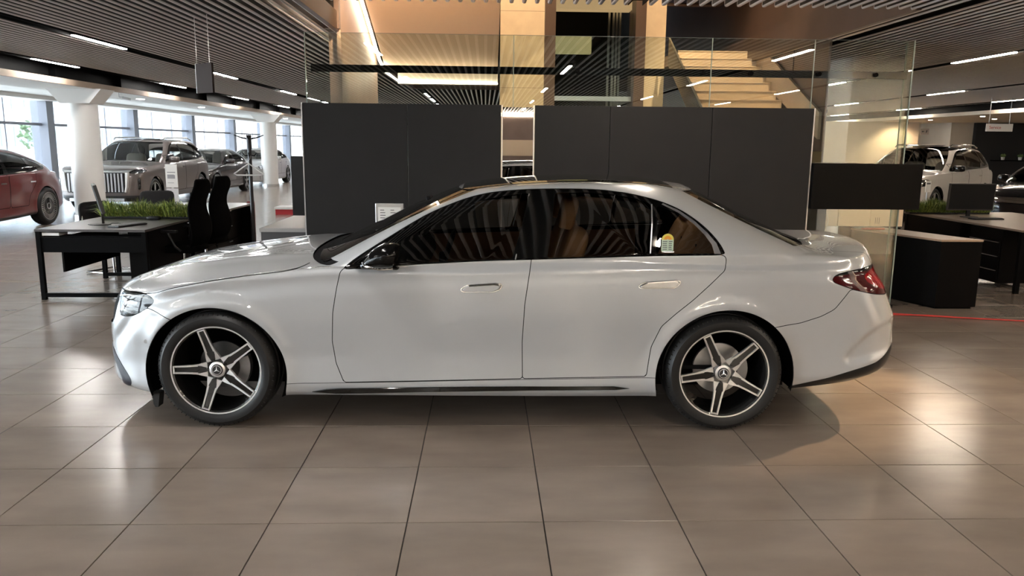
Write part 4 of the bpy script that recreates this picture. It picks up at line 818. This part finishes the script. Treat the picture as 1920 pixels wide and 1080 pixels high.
# ------------------------------------------------------------------ background cars
SUV = dict(wf=-1.55, wr=1.55, R=.385, zb=[(-2.6, .26), (-2.0, .25), (0, .28), (2.0, .30), (2.6, .36)],
    zs=[(-2.5, .98), (-2.2, 1.03), (-1.6, 1.07), (-.9, 1.10), (.5, 1.13), (1.6, 1.17), (2.5, 1.14)], ys=[(-2.5, .90), (-1.9, .94), (0, .95), (1.8, .94), (2.5, .88)],
    band=[(0, -.03, -2.42, .45, 2.42, .4), (.1, .0, -2.5, .42, 2.50, .4), (.3, .02, -2.52, .40, 2.52, .4), (.6, .03, -2.52, .40, 2.50, .42), (.85, .03, -2.50, .42, 2.47, .45), (1, 0, -2.45, .46, 2.42, .5)],
    nf=3.0, nr=3.0, hood=[(-2.5, 1.0), (-2.2, 1.06), (-1.5, 1.12), (-.9, 1.16), (2.5, 1.16)], hp=3.0,
    gh=[(0, .90, -1.05, .35, 2.36, .45), (.3, .87, -.80, .36, 2.28, .45), (.6, .81, -.55, .38, 2.18, .45), (.85, .75, -.34, .42, 2.06, .45), (1, .66, -.20, .48, 1.95, .42)],
    ng=3.4, gy=[(-1, 1), (1.4, 1), (2.4, .95)], roof=[(-.2, 1.66), (.3, 1.715), (1.0, 1.72), (1.95, 1.66)], crown=.03, uA=-.72, uC=1.85, arch=.43, archz=.39)
SDLO = [(-.80, 1.12), (-.60, 1.26), (-.35, 1.42), (-.08, 1.56), (.2, 1.625), (.8, 1.645), (1.4, 1.62), (1.85, 1.54), (2.05, 1.42), (2.12, 1.27), (2.0, 1.21), (1.2, 1.17), (0, 1.14)]
SGL = [[(-.55, 1.16), (-.3, 1.38), (-.02, 1.54), (.36, 1.60), (.34, 1.17), (0, 1.16)], [(.44, 1.18), (.45, 1.60), (.9, 1.615), (1.30, 1.59), (1.34, 1.21), (1.0, 1.19)], [(1.42, 1.22), (1.40, 1.585), (1.75, 1.53), (1.94, 1.42), (2.02, 1.28)]]
FCG = glass('far_car_glass', (.85, .88, .87), boost=1.0)
FCT = glass('far_car_tint', (.6, .62, .6), boost=1.0)
def far_car(name, label, sp, pos, rz, paint, dlo_, gls, hp, tp, lower=None, wstyle='twin', alloy=None, roofm=None, q=.32):
    c = thing(name, label, 'car', (pos[0], pos[1], 0), rz); H = make_half(sp, q); ax = sp['arch'] + .015
    for xw in (sp['wf'], sp['wr']): _, H = H.cut(ell(xw, sp['R'] - .01, ax, ax))
    L0 = H
    dl, B = H.cut(poly(dlo_, 2)); w_, B = B.cut(lambda x, y, z, s_, r: np.minimum.reduce([(1.25 - s_) * .4, (r - 2.02), (2.97 - r)])); b_, B = B.cut(lambda x, y, z, s_, r: np.minimum.reduce([(s_ - 3.9) * .4, (r - 2.06), (2.9 - r)]))
    h_, B = B.gap(poly(hp, 1), .004); t_, B = B.gap(poly(tp, 1), .004)
    if roofm: r_, B = B.cut(lambda x, y, z, s_, r: (r - 2.93)); cm_obj('roof', both(r_), roofm, c)
    if lower: lo, B = B.cut(lambda x, y, z, s_, r: lower - z); cm_obj('lower_cladding', both(lo), SATIN, c)
    d1_, B = B.gap(poly([(sp['uA'] + .02, .42), (sp['uA'] - .0, .95), (sp['uA'] + .05, 1.3), (.38, 1.3), (.36, .42)], 1), .005); d2_, B = B.gap(poly([(.38, .42), (.39, 1.3), (1.3, 1.3), (1.25, .85), (1.0, .6), (.95, .42)], 1), .005)
    cm_obj('body', both(B), paint, c); cm_obj('windscreen', both(w_), FCG, c); cm_obj('rear_window', both(b_), TINT, c)
    for mir in (False, True):
        o_ = lambda k, off=0: [(k, off, mir)]
        cm_obj('front_door', o_(d1_), paint, c); cm_obj('rear_door', o_(d2_), paint, c); g_ = dl
        for gl in gls: a_, g_ = g_.cut(poly(gl, 1)); cm_obj('side_window', o_(a_, -.004), FCT, c)
        cm_obj('window_surround', o_(g_), GLOSS, c); cm_obj('headlamp', o_(h_), CHROME, c); cm_obj('tail_lamp', o_(t_), REDD, c)
        sd = 1 if mir else -1
        for xw in (sp['wf'], sp['wr']): wheel(c, (xw, sd * .83, sp['R']), sp['R'], sp['R'] * .72, .24, sd, .3, wstyle, alloy); well(c, xw, sp['R'], ax + .02, sd)
        zm = float(pchip(sp['zs'])(-.6)) + .09
        m_ = obj('side_mirror', pad(MB(), (-.50, sd * 1.03, zm), (.16, .26, .15), .6), paint if not roofm else GLOSS, c, 60); obj('mirror_foot', MB().bx(-.56, -.46, sd * .90, sd * 1.0, zm - .07, zm - .03), GLOSS, m_)
        for x in (.12, 1.05): obj('door_handle', MB().bx(x, x + .17, sd * -sp_y(sp, x) + 0, sd * (-sp_y(sp, x) + .012), zm - .2, zm - .175), CHROME, c)
    cm_obj('inner_shell', both(L0.cut(poly(dlo_, 2))[1].cut(lambda x, y, z, s_, r: np.maximum(np.minimum.reduce([(1.25 - s_) * .4, (r - 1.95), (2.97 - r)]), np.minimum.reduce([(s_ - 3.9) * .4, (r - 2.06), (2.9 - r)])))[1], -.02), CAB, c)
    for sg in (-1, 1):
        s_ = obj('seat', pad(MB(), (.15, sg * .38, .62), (.5, .5, .2)), mat('seat_light', (.3, .25, .2), .6), c, 60); obj('seat_back', tilt(pad(MB(), (.42, sg * .38, 1.0), (.15, .5, .7)), .25, .42, .65), mat('seat_light', (.3, .25, .2), .6), s_, 60)
    obj('dashboard', pad(MB(), (-.6, 0, float(pchip(sp['zs'])(-.6)) - .06), (.5, 1.4, .2)), CAB, c, 60); obj('underbody', MB().bx(-2.1, 2.1, -.75, .75, .25, .5), CAB, c)
    return c
def sp_y(sp, x): return -float(pchip(sp['ys'])(x)) - .028
# grey-bronze SUV with a barred grille
BRZP = paint_mat('bronze_paint', (.15, .128, .12), .35, metal=.3)
suv = far_car('suv', 'bronze grey SUV with a tall chrome barred grille, beside the white column', SUV, (-8.93, 20.85), PI / 2, BRZP, SDLO, SGL,
    [(-2.6, .96), (-2.35, .99), (-2.1, 1.0), (-1.98, .97), (-2.2, .92), (-2.6, .90)], [(2.2, .98), (2.6, 1.0), (2.6, .85), (2.25, .9)], lower=.40)
for k in range(17):
    y = -.60 + k * .075; obj('grille_bar', MB().box((-2.572 + .06 * (y / .7) ** 2, y, .70), (.03, .034, .42)), mat('bright_bar', (.62, .62, .63), .3, metal=.3), suv)
obj('grille_back', MB().bx(-2.535, -2.40, -.64, .64, .47, .93), SATIN, suv); obj('bumper_skid', MB().bx(-2.53, -2.35, -.62, .62, .27, .34), STEEL, suv)
for sg in (-1, 1):
    obj('lamp_line', MB().prism([(-.74, .93), (-.68, .93), (-.665, .60), (-.64, .49), (-.66, .48), (-.70, .60)] if sg < 0 else [(.74, .93), (.68, .93), (.665, .60), (.64, .49), (.66, .48), (.70, .60)], -2.54, -2.44, 'x'), WHITE, suv)
    obj('fog_lamp', pad(MB(), (-2.30, sg * .86, .66), (.1, .12, .26)), GLOSS, suv, 60); obj('roof_rail', MB().tube([(-.1, sg * .62, 1.69), (.0, sg * .63, 1.735), (1.5, sg * .62, 1.745), (1.85, sg * .60, 1.68)], .018, 6), STEEL, suv)
obj('sunroof', MB().grid([[(x, y, float(pchip(SUV['roof'])(x)) + .022) for x in np.linspace(.05, 1.3, 8)] for y in (-.45, 0, .45)]), ROOFG, suv, 60)
obj('red_ribbon', MB().tube([(-2.56, -.10, .90), (-2.57, -.13, .7), (-2.56, -.12, .52), (-2.55, -.06, .36)], .014, 6), RED, suv)
# saloon variant data for the other cars
COUPE = dict(SEDAN); COUPE.update(wf=-1.6, wr=1.6, R=.365, zb=[(-2.5, .2), (0, .2), (2.5, .3)], roof=[(-.35, 1.42), (.1, 1.50), (.5, 1.52), (.9, 1.50), (1.4, 1.42)], hood=[(-2.4, .80), (-2, .90), (-1.2, 1.0), (-.95, 1.02), (1.6, 1.16), (2.1, 1.12), (2.3, 1.08), (2.5, 1.02)],
    gh=[(0, .90, -1.1, .35, 2.35, .6), (.3, .86, -.90, .37, 2.10, .62), (.6, .78, -.68, .4, 1.85, .64), (.85, .69, -.46, .46, 1.62, .64), (1, .58, -.30, .55, 1.42, .6)], uC=1.5, arch=.39, archz=.36, crease=[(-2.5, 1.3), (2.5, 1.3)])
CDLO = [(-.85, .98), (-.6, 1.13), (-.3, 1.28), (0, 1.38), (.4, 1.43), (.8, 1.425), (1.15, 1.36), (1.45, 1.26), (1.72, 1.12), (1.60, 1.07), (.8, 1.03), (0, 1.0)]
CGL = [[(-.6, 1.02), (-.3, 1.22), (0, 1.34), (.33, 1.40), (.30, 1.03)], [(.42, 1.04), (.43, 1.40), (.8, 1.395), (1.08, 1.33), (1.10, 1.08)], [(1.18, 1.09), (1.16, 1.30), (1.42, 1.21), (1.56, 1.12)]]
HLP = [(-2.4, .74), (-2.1, .76), (-1.9, .76), (-1.82, .73), (-1.95, .66), (-2.4, .62)]; TLP = [(2.2, .95), (2.7, .97), (2.7, .84), (2.25, .86)]
far_car('liftback', 'red fastback with dark multi spoke wheels, at the left edge of the picture', COUPE, (-9.58, 14.2), PI / 2, paint_mat('red_paint', (.11, .002, .004), .3, metal=.2), CDLO, CGL, HLP, TLP, lower=.26, wstyle='multi', alloy=STEEL, roofm=GLOSS)
far_car('sedan', 'black saloon parked behind the bronze SUV by the windows', SEDAN, (-9.15, 25.95), PI / 2, paint_mat('black_paint', (.02, .014, .016), .25), DLO, [FGL, RGL, QGL], HEADL, TAIL, wstyle='twin')
far_car('sedan', 'pale saloon farthest back by the windows, behind the black one', SEDAN, (-9.3, 32.3), PI / 2, paint_mat('pale_paint', (.5, .5, .5), .3), DLO, [FGL, RGL, QGL], HEADL, TAIL, wstyle='twin')
# white SUV and black car on the right
w_ = far_car('suv', 'white SUV with black roof, behind the right hand desk', SUV, (10.75, 19.1), math.radians(40), paint_mat('white_car_paint', (.68, .64, .60), .3), SDLO, SGL,
    [(-2.6, .90), (-2.35, .96), (-2.08, .98), (-2.0, .93), (-2.15, .84), (-2.6, .80)], [(2.2, .98), (2.6, 1.0), (2.6, .85), (2.25, .9)], lower=.36, roofm=GLOSS)
obj('grille_mouth', MB().bx(-2.54, -2.44, -.72, -.36, .40, .72).bx(-2.54, -2.44, .36, .72, .40, .72), GLOSS, w_, bevel=.03)
for sg in (-1, 1): obj('roof_rail', MB().tube([(-.1, sg * .62, 1.69), (.05, sg * .64, 1.74), (1.5, sg * .62, 1.745), (1.85, sg * .60, 1.68)], .018, 6), CHROME, w_)
obj('sunroof', MB().grid([[(x, y, float(pchip(SUV['roof'])(x)) + .03) for x in np.linspace(-.1, 1.0, 8)] for y in (-.45, 0, .45)]), ROOFG, w_, 60)
far_car('coupe', 'glossy black car nose at the right edge, behind the desk', COUPE, (12.1, 15.9), math.radians(35), paint_mat('deep_black_paint', (.006, .006, .007), .15), CDLO, CGL, HLP, TLP, roofm=GLOSS)
# ------------------------------------------------------------------ furniture on the left
d = thing('office_desk', 'black framed office desk with grey top, left of the car nose', 'desk', (-4.06, 8.12, 0))
obj('table_top', MB().bx(-.56, .56, 0, 1.42, .715, .74), GREYLAM, d, bevel=.002)
for y in (.03, 1.36):
    for s_ in (-1, 1): obj('leg', MB().bx(s_ * .535 - .022, s_ * .535 + .022, y - .022, y + .022, .0, .715), BLK, d)
    obj('floor_bar', MB().bx(-.52, .52, y - .02, y + .02, .03, .07), BLK, d)
obj('front_rail', MB().bx(-.515, .515, .02, .04, .50, .655), BLK, d); obj('cable_tray', MB().bx(-.5, .5, .05, .2, .655, .67), BLK, d); obj('modesty_panel', MB().bx(-.33, -.31, .05, 1.3, .29, .66), DKLAM, d); obj('paper_stack', MB().bx(-.50, -.33, .03, .2, .672, .70), PAPER, d)
d2 = thing('office_desk', 'second office desk behind the grass planter, left side', 'desk', (-4.06, 9.78, 0)); obj('table_top', MB().bx(-.56, .56, 0, 2.16, .715, .74), mat('light_top', (.35, .34, .33), .25), d2)
for y in (.05, 2.1):
    for s_ in (-1, 1): obj('leg', MB().bx(s_ * .535 - .022, s_ * .535 + .022, y - .022, y + .022, 0, .715), BLK, d2)
obj('modesty_panel', MB().bx(-.33, -.31, .1, 2.0, .29, .66), DKLAM, d2); obj('end_panel', MB().bx(-.50, .55, 2.135, 2.155, .0, .714), DKLAM, d2)
for k, (y0, y1, lb) in enumerate(((8.28, 9.38, 'black side board under the right edge of the first left desk'), (9.78, 10.75, 'black drawer cabinet under the second left desk'), (10.78, 11.94, 'black drawer cabinet next to the red end board'))):
    c = thing('cabinet', lb, 'cabinet', (-3.87, y0, 0)); obj('body', MB().bx(-.16 if k else .12, .17 if k else .33, 0, y1 - y0, 0, .70), DKLAM, c, bevel=.002)
    if k:
        for z in (.25, .47, .69):
            f_ = obj('drawer', MB().bx(.171, .186, .01, y1 - y0 - .01, z - .21, z), DKLAM, c); obj('handle', MB().bx(.187, .20, (y1 - y0) / 2 - .07, (y1 - y0) / 2 + .07, z - .03, z - .02), STEEL, f_)
tag(obj('end_board', MB().bx(-3.60, -3.49, 11.945, 11.965, .0, .76), mat('dark_red_board', (.16, .008, .012), .4)), 'glossy red end board behind the left desks', 'board')
def monitor(name, label, loc, rz, w=.50, h=.31, z0=.13, matl=None, tl=-.06):
    t_ = thing(name, label, 'monitor', loc, rz); obj('screen_case', MB().box((0, 0, z0 + h / 2), (w, .035, h), rx=tl), matl or PLAS, t_, bevel=.004); obj('screen', MB().box((0, .0185, z0 + h / 2 + .001), (w - .03, .003, h - .03), rx=tl), mat('dead_screen', (.006, .006, .007), .5, spec=.2), t_)
    obj('neck', MB().box((0, -.03, z0 * .5 + .03), (.05, .025, z0 + .08)), PLAS, t_); obj('foot', MB().lathe([(0, 0), (.11, 0), (.11, .008), (0, .012)], 24), PLAS, t_, 30); return t_
monitor('monitor', 'thin grey monitor seen from its edge on the left desk', (-4.19, 8.62, .741), math.radians(118), matl=mat('monitor_grey', (.05, .05, .05), .5), tl=-.22)
monitor('monitor', 'flat monitor seen from behind on the right desk', (6.52, 10.30, .741), math.radians(178), .62, .36, .09, mat('monitor_brown_black', (.03, .026, .023), .45))
def keyboard(label, loc, rz, dark=True):
    t_ = thing('keyboard', label, 'keyboard', loc, rz); obj('tray', MB().bx(-.21, .21, -.07, .07, 0, .014), PLAS, t_, bevel=.003); k_ = MB()
    for i in range(14):
        for j in range(5): k_.bx(-.2 + i * .0285, -.176 + i * .0285, -.06 + j * .025, -.039 + j * .025, .014, .021)
    o = obj('keys', k_, mat('key_grey', (.12, .12, .12), .5), t_); o['kind'] = 'stuff'
keyboard('dark keyboard lying beside the edge-on monitor', (-3.84, 8.50, .741), math.radians(72)); keyboard('dark keyboard in front of the right hand monitor', (6.55, 9.98, .741), math.radians(8))
tag(obj('monitor_cable', MB().tube([(-4.07, 8.55, .75), (-4.2, 8.5, .745), (-4.3, 8.58, .745), (-4.22, 8.7, .745), (-4.05, 8.75, .745), (-3.95, 8.6, .745)], .0035, 5), PLAS), 'thin black cable lying round the left monitor foot', 'cable')
t_ = tag(obj('desk_phone', pad(MB(), (0, 0, .02), (.16, .08, .045), .5), PLAS, None, 40), 'small black phone lying before the left grass planter', 'phone'); t_.location = (-3.86, 9.22, .74)
def planter(label, loc, L, rz=0, seed=1):
    t_ = thing('grass_planter', label, 'planter', loc, rz); obj('trough', MB().bx(-L / 2, L / 2, -.06, .06, 0, .03), PLAS, t_, bevel=.004); r_ = random.Random(seed)
    for sh, colr in enumerate(((.22, .30, .05), (.42, .48, .10), (.10, .16, .03))):
        c = MB()
        for _ in range(int(1500 * L)):
            x, y = r_.uniform(-L / 2, L / 2), r_.uniform(-.07, .07); h = (.08 + .20 * r_.random() ** 1.6) * (1 - .25 * abs(math.sin(x * 9 + seed))); a = r_.uniform(0, 6.28); b_ = r_.uniform(.02, .17)
            dx, dy = math.cos(a) * b_, math.sin(a) * b_; w_ = .003; px, py = -math.sin(a) * w_, math.cos(a) * w_
            c.add([(x - px, y - py, .02), (x + px, y + py, .02), (x + dx * .5 + px, y + dy * .5 + py, .02 + h * .65), (x + dx * .5 - px, y + dy * .5 - py, .02 + h * .65), (x + dx * 1.2, y + dy * 1.2, .02 + h * (1 - b_ * 3.0))], [(0, 1, 2, 3), (3, 2, 4)])
        o = obj('grass_blades', c, mat(f'grass_{sh}', colr, .6), t_); o['kind'] = 'stuff'
planter('long artificial grass planter dividing the left desks', (-3.98, 9.42, .741), 1.1, 0, 1)
planter('artificial grass planter behind the right hand monitor', (6.55, 10.85, .74), 1.15, 0, 2)
def mesh_chair(label, loc, rz):
    t_ = thing('office_chair', label, 'chair', loc, rz)      # faces local -x
    bk = [(.20, .46), (.25, .55), (.27, .66), (.25, .78), (.22, .88), (.23, .98), (.28, 1.08), (.31, 1.16), (.29, 1.24)]; rows = []
    for i, (x, z) in enumerate(bk):
        w_ = [.20, .23, .25, .25, .22, .20, .21, .20, .15][i]; rows.append([(x - .035 * (1 - (k / 4 - 1) ** 2) * 0 + .02 * abs(k / 4 - 1) * -1, (k / 4 - 1) * w_, z) for k in range(9)])
    b_ = obj('backrest', MB().grid(rows), mat('chair_mesh', (.004, .004, .0045), .9, spec=.05), t_, 60); so = b_.modifiers.new('thick', 'SOLIDIFY'); so.thickness = .03; ss = b_.modifiers.new('sub', 'SUBSURF'); ss.levels = ss.render_levels = 1
    obj('seat', pad(MB(), (-.02, 0, .46), (.50, .50, .10), .5), mat('chair_seat', (.004, .004, .004), .9, spec=.05), t_, 60)
    for s_ in (-1, 1): obj('armrest', MB().tube([(.1, s_ * .25, .45), (.06, s_ * .29, .5), (-.02, s_ * .29, .66)], .014, 6).box((-.02, s_ * .29, .67), (.22, .06, .025)), PLAS, t_)
    obj('gas_lift', MB().lathe([(.0, .10), (.028, .10), (.028, .28), (.016, .28), (.016, .42)], 16), CHROME, t_, 30)
    for k in range(5):
        a = k * 2 * PI / 5 + .3; l_ = obj('leg', MB().tube([(0, 0, .12), (math.cos(a) * .28, math.sin(a) * .28, .07)], [.022, .014], 6), PLAS, t_); obj('castor', MB().lathe([(0, -.02), (.03, -.02), (.03, .02), (0, .02)], 12, 'y', (math.cos(a) * .28, math.sin(a) * .28, .03)), PLAS, l_)
    return t_
mesh_chair('tall black mesh office chair, nearer one at the left desks', (-3.42, 8.9, 0), math.radians(-7)); mesh_chair('tall black mesh office chair behind the nearer one, by the coat stand', (-3.46, 9.72, 0), math.radians(-10))
def visitor(label, loc, rz):
    t_ = thing('visitor_chair', label, 'chair', loc, rz); P_ = [(.25, -.22, .85), (.2, -.22, .45), (-.2, -.22, .44), (-.22, -.22, .02), (.22, -.22, .02), (.22, .22, .02), (-.22, .22, .02), (-.2, .22, .44), (.2, .22, .45), (.25, .22, .85)]
    obj('tube_frame', MB().tube(P_, .012, 8), CHROME, t_, 40); obj('seat', pad(MB(), (0, 0, .47), (.44, .46, .05), .5), DKLAM, t_, 60); obj('backrest', pad(MB(), (.24, 0, .74), (.04, .50, .30), .4), mat('chair_cloth', (.02, .02, .022), .9), t_, 60)
visitor('black visitor chair with chrome cantilever frame behind the left desk', (-4.70, 9.95, 0), math.radians(160)); visitor('dark visitor chair beyond the far end of the left desks', (-5.0, 12.2, 0), math.radians(120))
# coat stand with hanger
t_ = thing('coat_stand', 'dark metal coat stand with folding arms beside the chairs', 'coat stand', (-3.17, 10.75, 0)); obj('pole', MB().lathe([(0, 0), (.026, 0), (.026, 1.55), (.034, 1.55), (.034, 1.73), (0, 1.74)], 16), mat('stand_grey', (.05, .05, .055), .35, metal=.5), t_, 30)
obj('base', MB().lathe([(0, 0), (.18, 0), (.18, .015), (.03, .03)], 32), BLK, t_, 30)
for k in range(4):
    a = k * PI / 2 + .15; obj('arm', MB().tube([(0, 0, 1.68), (math.cos(a) * .10, math.sin(a) * .10, 1.70), (math.cos(a) * .19, math.sin(a) * .19, 1.735)], [.012, .009, .006], 6), BLK, t_); obj('hook', MB().tube([(0, 0, 1.47), (math.cos(a) * .06, math.sin(a) * .06, 1.46), (math.cos(a) * .09, math.sin(a) * .09, 1.50)], .008, 6), BLK, t_)
t_ = thing('coat_hanger', 'white plastic hanger on the coat stand', 'hanger', (-3.17, 10.68, 1.22)); obj('frame', MB().tube([(-.2, 0, 0), (0, 0, .14), (.2, 0, 0), (.16, 0, -.015), (-.16, 0, -.015)], .009, 6, True), WHITE, t_); obj('hook', MB().tube([(0, 0, .14), (.0, 0, .18), (.02, .02, .205), (.02, .05, .24)], .004, 6), STEEL, t_)
# hanging board
t_ = thing('hanging_board', 'blank grey board hanging on two wires under the left ceiling', 'sign', (-3.1, 9.0, 2.33), math.radians(-38)); obj('board', MB().bx(-.15, .15, -.012, .012, -.16, .16), mat('board_brown_grey', (.055, .043, .04), .7, spec=.1), t_); obj('side_edge', MB().bx(-.158, -.15, -.013, .013, -.16, .16), WHITE, t_)
for x in (-.14, .10): obj('wire', MB().tube([(x, 0, .16), (x, 0, .67)], .003, 5), STEEL, t_)
# SUV price stand, low counter, red step, dark totem
t_ = thing('price_stand', 'white specification stand in front of the bronze SUV', 'sign', (-7.08, 18.0, 0)); obj('sheet_board', MB().bx(-.13, .13, 0, .02, .62, 1.14), PAPER, t_); obj('print', MB().bx(-.09, .09, -.003, 0, .95, .97).bx(-.09, .06, -.003, 0, .90, .91).bx(-.09, .08, -.003, 0, .82, .9).bx(-.09, .05, -.003, 0, .72, .73), mat('print_grey', (.35, .35, .37), .6), t_)['kind'] = 'stuff'
obj('lower_board', MB().bx(-.13, .13, 0, .02, .30, .60), mat('frosted_board', (.65, .65, .67), .4), t_); obj('post', MB().bx(-.02, .02, .02, .05, 0, 1.1), STEEL, t_); obj('foot', MB().bx(-.16, .16, -.1, .2, 0, .02), STEEL, t_)
t_ = thing('low_counter', 'grey low counter behind the hood, left of the partition', 'counter', (-2.1, 8.35, 0)); obj('body', MB().bx(-.29, .29, .02, 1.5, 0, .70), mat('counter_grey', (.07, .07, .075), .5), t_); obj('top', MB().bx(-.30, .30, 0, 1.52, .70, .74), mat('counter_top', (.42, .41, .40), .35), t_); obj('side_panel', MB().bx(.29, .30, .0, 1.5, .0, .7), TAN, t_)
t_ = thing('red_step', 'low white topped platform with a red front', 'platform', (-4.45, 18.3, 0)); obj('body', MB().bx(-.42, .42, 0, .6, 0, .12), RED, t_); obj('top', MB().bx(-.44, .44, -.02, .62, .12, .17), WHITE, t_)
t_ = thing('screen_totem', 'tall dark screen totem at the left edge of the partition', 'screen', (-4.15, 17.8, 0)); obj('body', MB().bx(-.2, .2, 0, .1, .0, 1.35), PLAS, t_, bevel=.01)
t_ = thing('drinks_cabinet', 'lilac grey vending cabinet beyond the distant column', 'cabinet', (-7.9, 36.5, 0)); obj('body', MB().bx(-.1, .75, 0, .7, 0, 1.35), mat('lilac_grey', (.32, .30, .36), .5), t_); obj('door', MB().bx(.0, .32, -.02, 0, .1, 1.3), mat('lilac_dark', (.22, .21, .27), .4), t_)
t_ = thing('security_camera', 'small white camera bracket under the left soffit', 'camera', (-8.05, 17.9, 2.69)); obj('bracket', MB().bx(-.01, .01, -.01, .01, -.1, 0).bx(0, .1, -.01, .01, -.1, -.085), STEEL, t_); obj('camera_body', MB().box((.16, -.02, -.12), (.16, .06, .05), ry=.25), STEEL, t_)
# ------------------------------------------------------------------ furniture on the right
t_ = thing('storage_block', 'black storage block with tan top beside the glass corner', 'cabinet', (4.67, 7.78, 0)); P_ = [(0, 0), (.44, .01), (.02, 1.22), (-.40, 1.15)]; obj('body', MB().prism(P_, .02, .705, 'z'), DKLAM, t_, bevel=.003); obj('top', MB().prism([(-.003, -.003), (.445, .007), (.022, 1.225), (-.404, 1.153)], .705, .725, 'z'), TAN, t_, bevel=.002); obj('plinth', MB().prism([(.02, .03), (.40, .03), (.0, 1.18), (-.36, 1.12)], 0, .02, 'z'), BLK, t_)
t_ = thing('red_cloth', 'small crumpled red and white packet on the tan counter top', 'packet', (4.42, 8.72, .726)); obj('packet', pad(MB(), (0, 0, .012), (.28, .07, .025), .7), mat('packet_red', (.55, .12, .10), .6), t_, 60)
d = thing('office_desk', 'black desk with tan top and drawers at the right edge', 'desk', (6.10, 8.62, 0)); obj('table_top', MB().bx(0, 1.6, 0, 2.55, .715, .74), mat('desk_tan', (.28, .21, .16), .32), d, bevel=.002)
for y in (.05, 2.5):
    for x in (.04, 1.56): obj('leg', MB().bx(x - .025, x + .025, y - .025, y + .025, 0, .715), BLK, d)
obj('modesty_panel', MB().bx(.30, .32, 1.3, 2.5, .2, .7), DKLAM, d); obj('side_board', MB().bx(.02, .04, 1.2, 2.5, .05, .715), DKLAM, d)
t_ = thing('drawer_unit', 'black three drawer unit with pale edge handles under the right desk', 'drawers', (6.15, 9.02, 0)); obj('body', MB().bx(0, .5, 0, .62, .06, .70), DKLAM, t_)
for k, z in enumerate((.15, .32, .49)): dr_ = obj('drawer', MB().bx(-.016, -.001, .01, .61, z - .08, z + .075), DKLAM, t_); obj('handle', MB().bx(-.03, -.012, .03, .59, z + .055, z + .062), STEEL, dr_)
for y in (.08, .54): obj('castor', MB().lathe([(0, -.02), (.03, -.02), (.03, .02), (0, .02)], 12, 'y', (.06, y, .03)), PLAS, t_)
t_ = thing('folder_stand', 'dark folder stand lying on the right desk before the SUV wheel', 'folder', (6.3, 10.75, .74), .1); obj('board', MB().box((-.16, .35, .12), (.30, .02, .16), rx=-.3), mat('folder_plum', (.06, .04, .045), .5), t_)
t_ = thing('paper_sign', 'white paper sign on a stand before the white SUV', 'sign', (9.6, 16.7, .72), math.radians(35)); obj('sheet', MB().bx(-.11, .11, 0, .01, 0, .24), PAPER, t_); obj('drawing', MB().bx(-.08, .08, -.004, 0, .17, .2), INK, t_); obj('stand', MB().bx(-.01, .01, .01, .03, -.72, .2), STEEL, t_)
t_ = thing('white_cabinets', 'white low cabinets seen through the glass beside the tail', 'cabinet', (5.1, 12.2, 0)); obj('body', MB().bx(0, 1.55, 0, .5, .42, .72), CREAM, t_); obj('legs_frame', MB().bx(0, .03, 0, .5, 0, .4).bx(1.5, 1.53, 0, .5, 0, .4).bx(.75, .78, 0, .5, 0, .4), BLK, t_)
for x in (.5, 1.02): obj('door', MB().bx(x, x + .48, -.015, 0, .42, .70), CREAM, t_)
obj('vent', MB().bx(1.1, 1.105, -.02, -.01, .46, .56).bx(1.13, 1.135, -.02, -.01, .46, .56).bx(1.16, 1.165, -.02, -.01, .46, .56), INK, t_)
t_ = thing('carton', 'open brown carton behind the glass, above the black box', 'box', (3.5, 8.35, 0)); obj('shelf_post', MB().bx(-.2, .2, 0, .3, 0, 1.47), DKLAM, t_); obj('box', MB().bx(-.12, .10, 0, .25, 1.47, 1.60), mat('cardboard', (.42, .28, .16), .8), t_)
tag(obj('red_hose', MB().tube([(4.05, 7.52, .012), (4.25, 7.44, .012), (4.7, 7.31, .012), (5.2, 7.18, .012), (6.2, 6.95, .012), (7.4, 6.8, .012)], .007, 6).tube([(4.05, 7.46, .012), (4.4, 7.42, .012), (4.75, 7.29, .012)], .007, 6), mat('hose_red', (.6, .05, .04), .45), None, 40), 'thin red cable running over the floor to the right', 'cable')
for k, (x, y) in enumerate(((4.9, 12.0), (5.4, 12.05))): tag(obj('white_cable', MB().tube([(x, y + .19, .725), (x + .03, y + .1, .5), (x - .05, y + .05, .3), (x, y + .1, .006)], .006, 5), WHITE), ['loose white cable hanging left of the low white cabinets', 'second white cable hanging in front of the low cabinets'][k], 'cable')
bpy.context.view_layer.update()
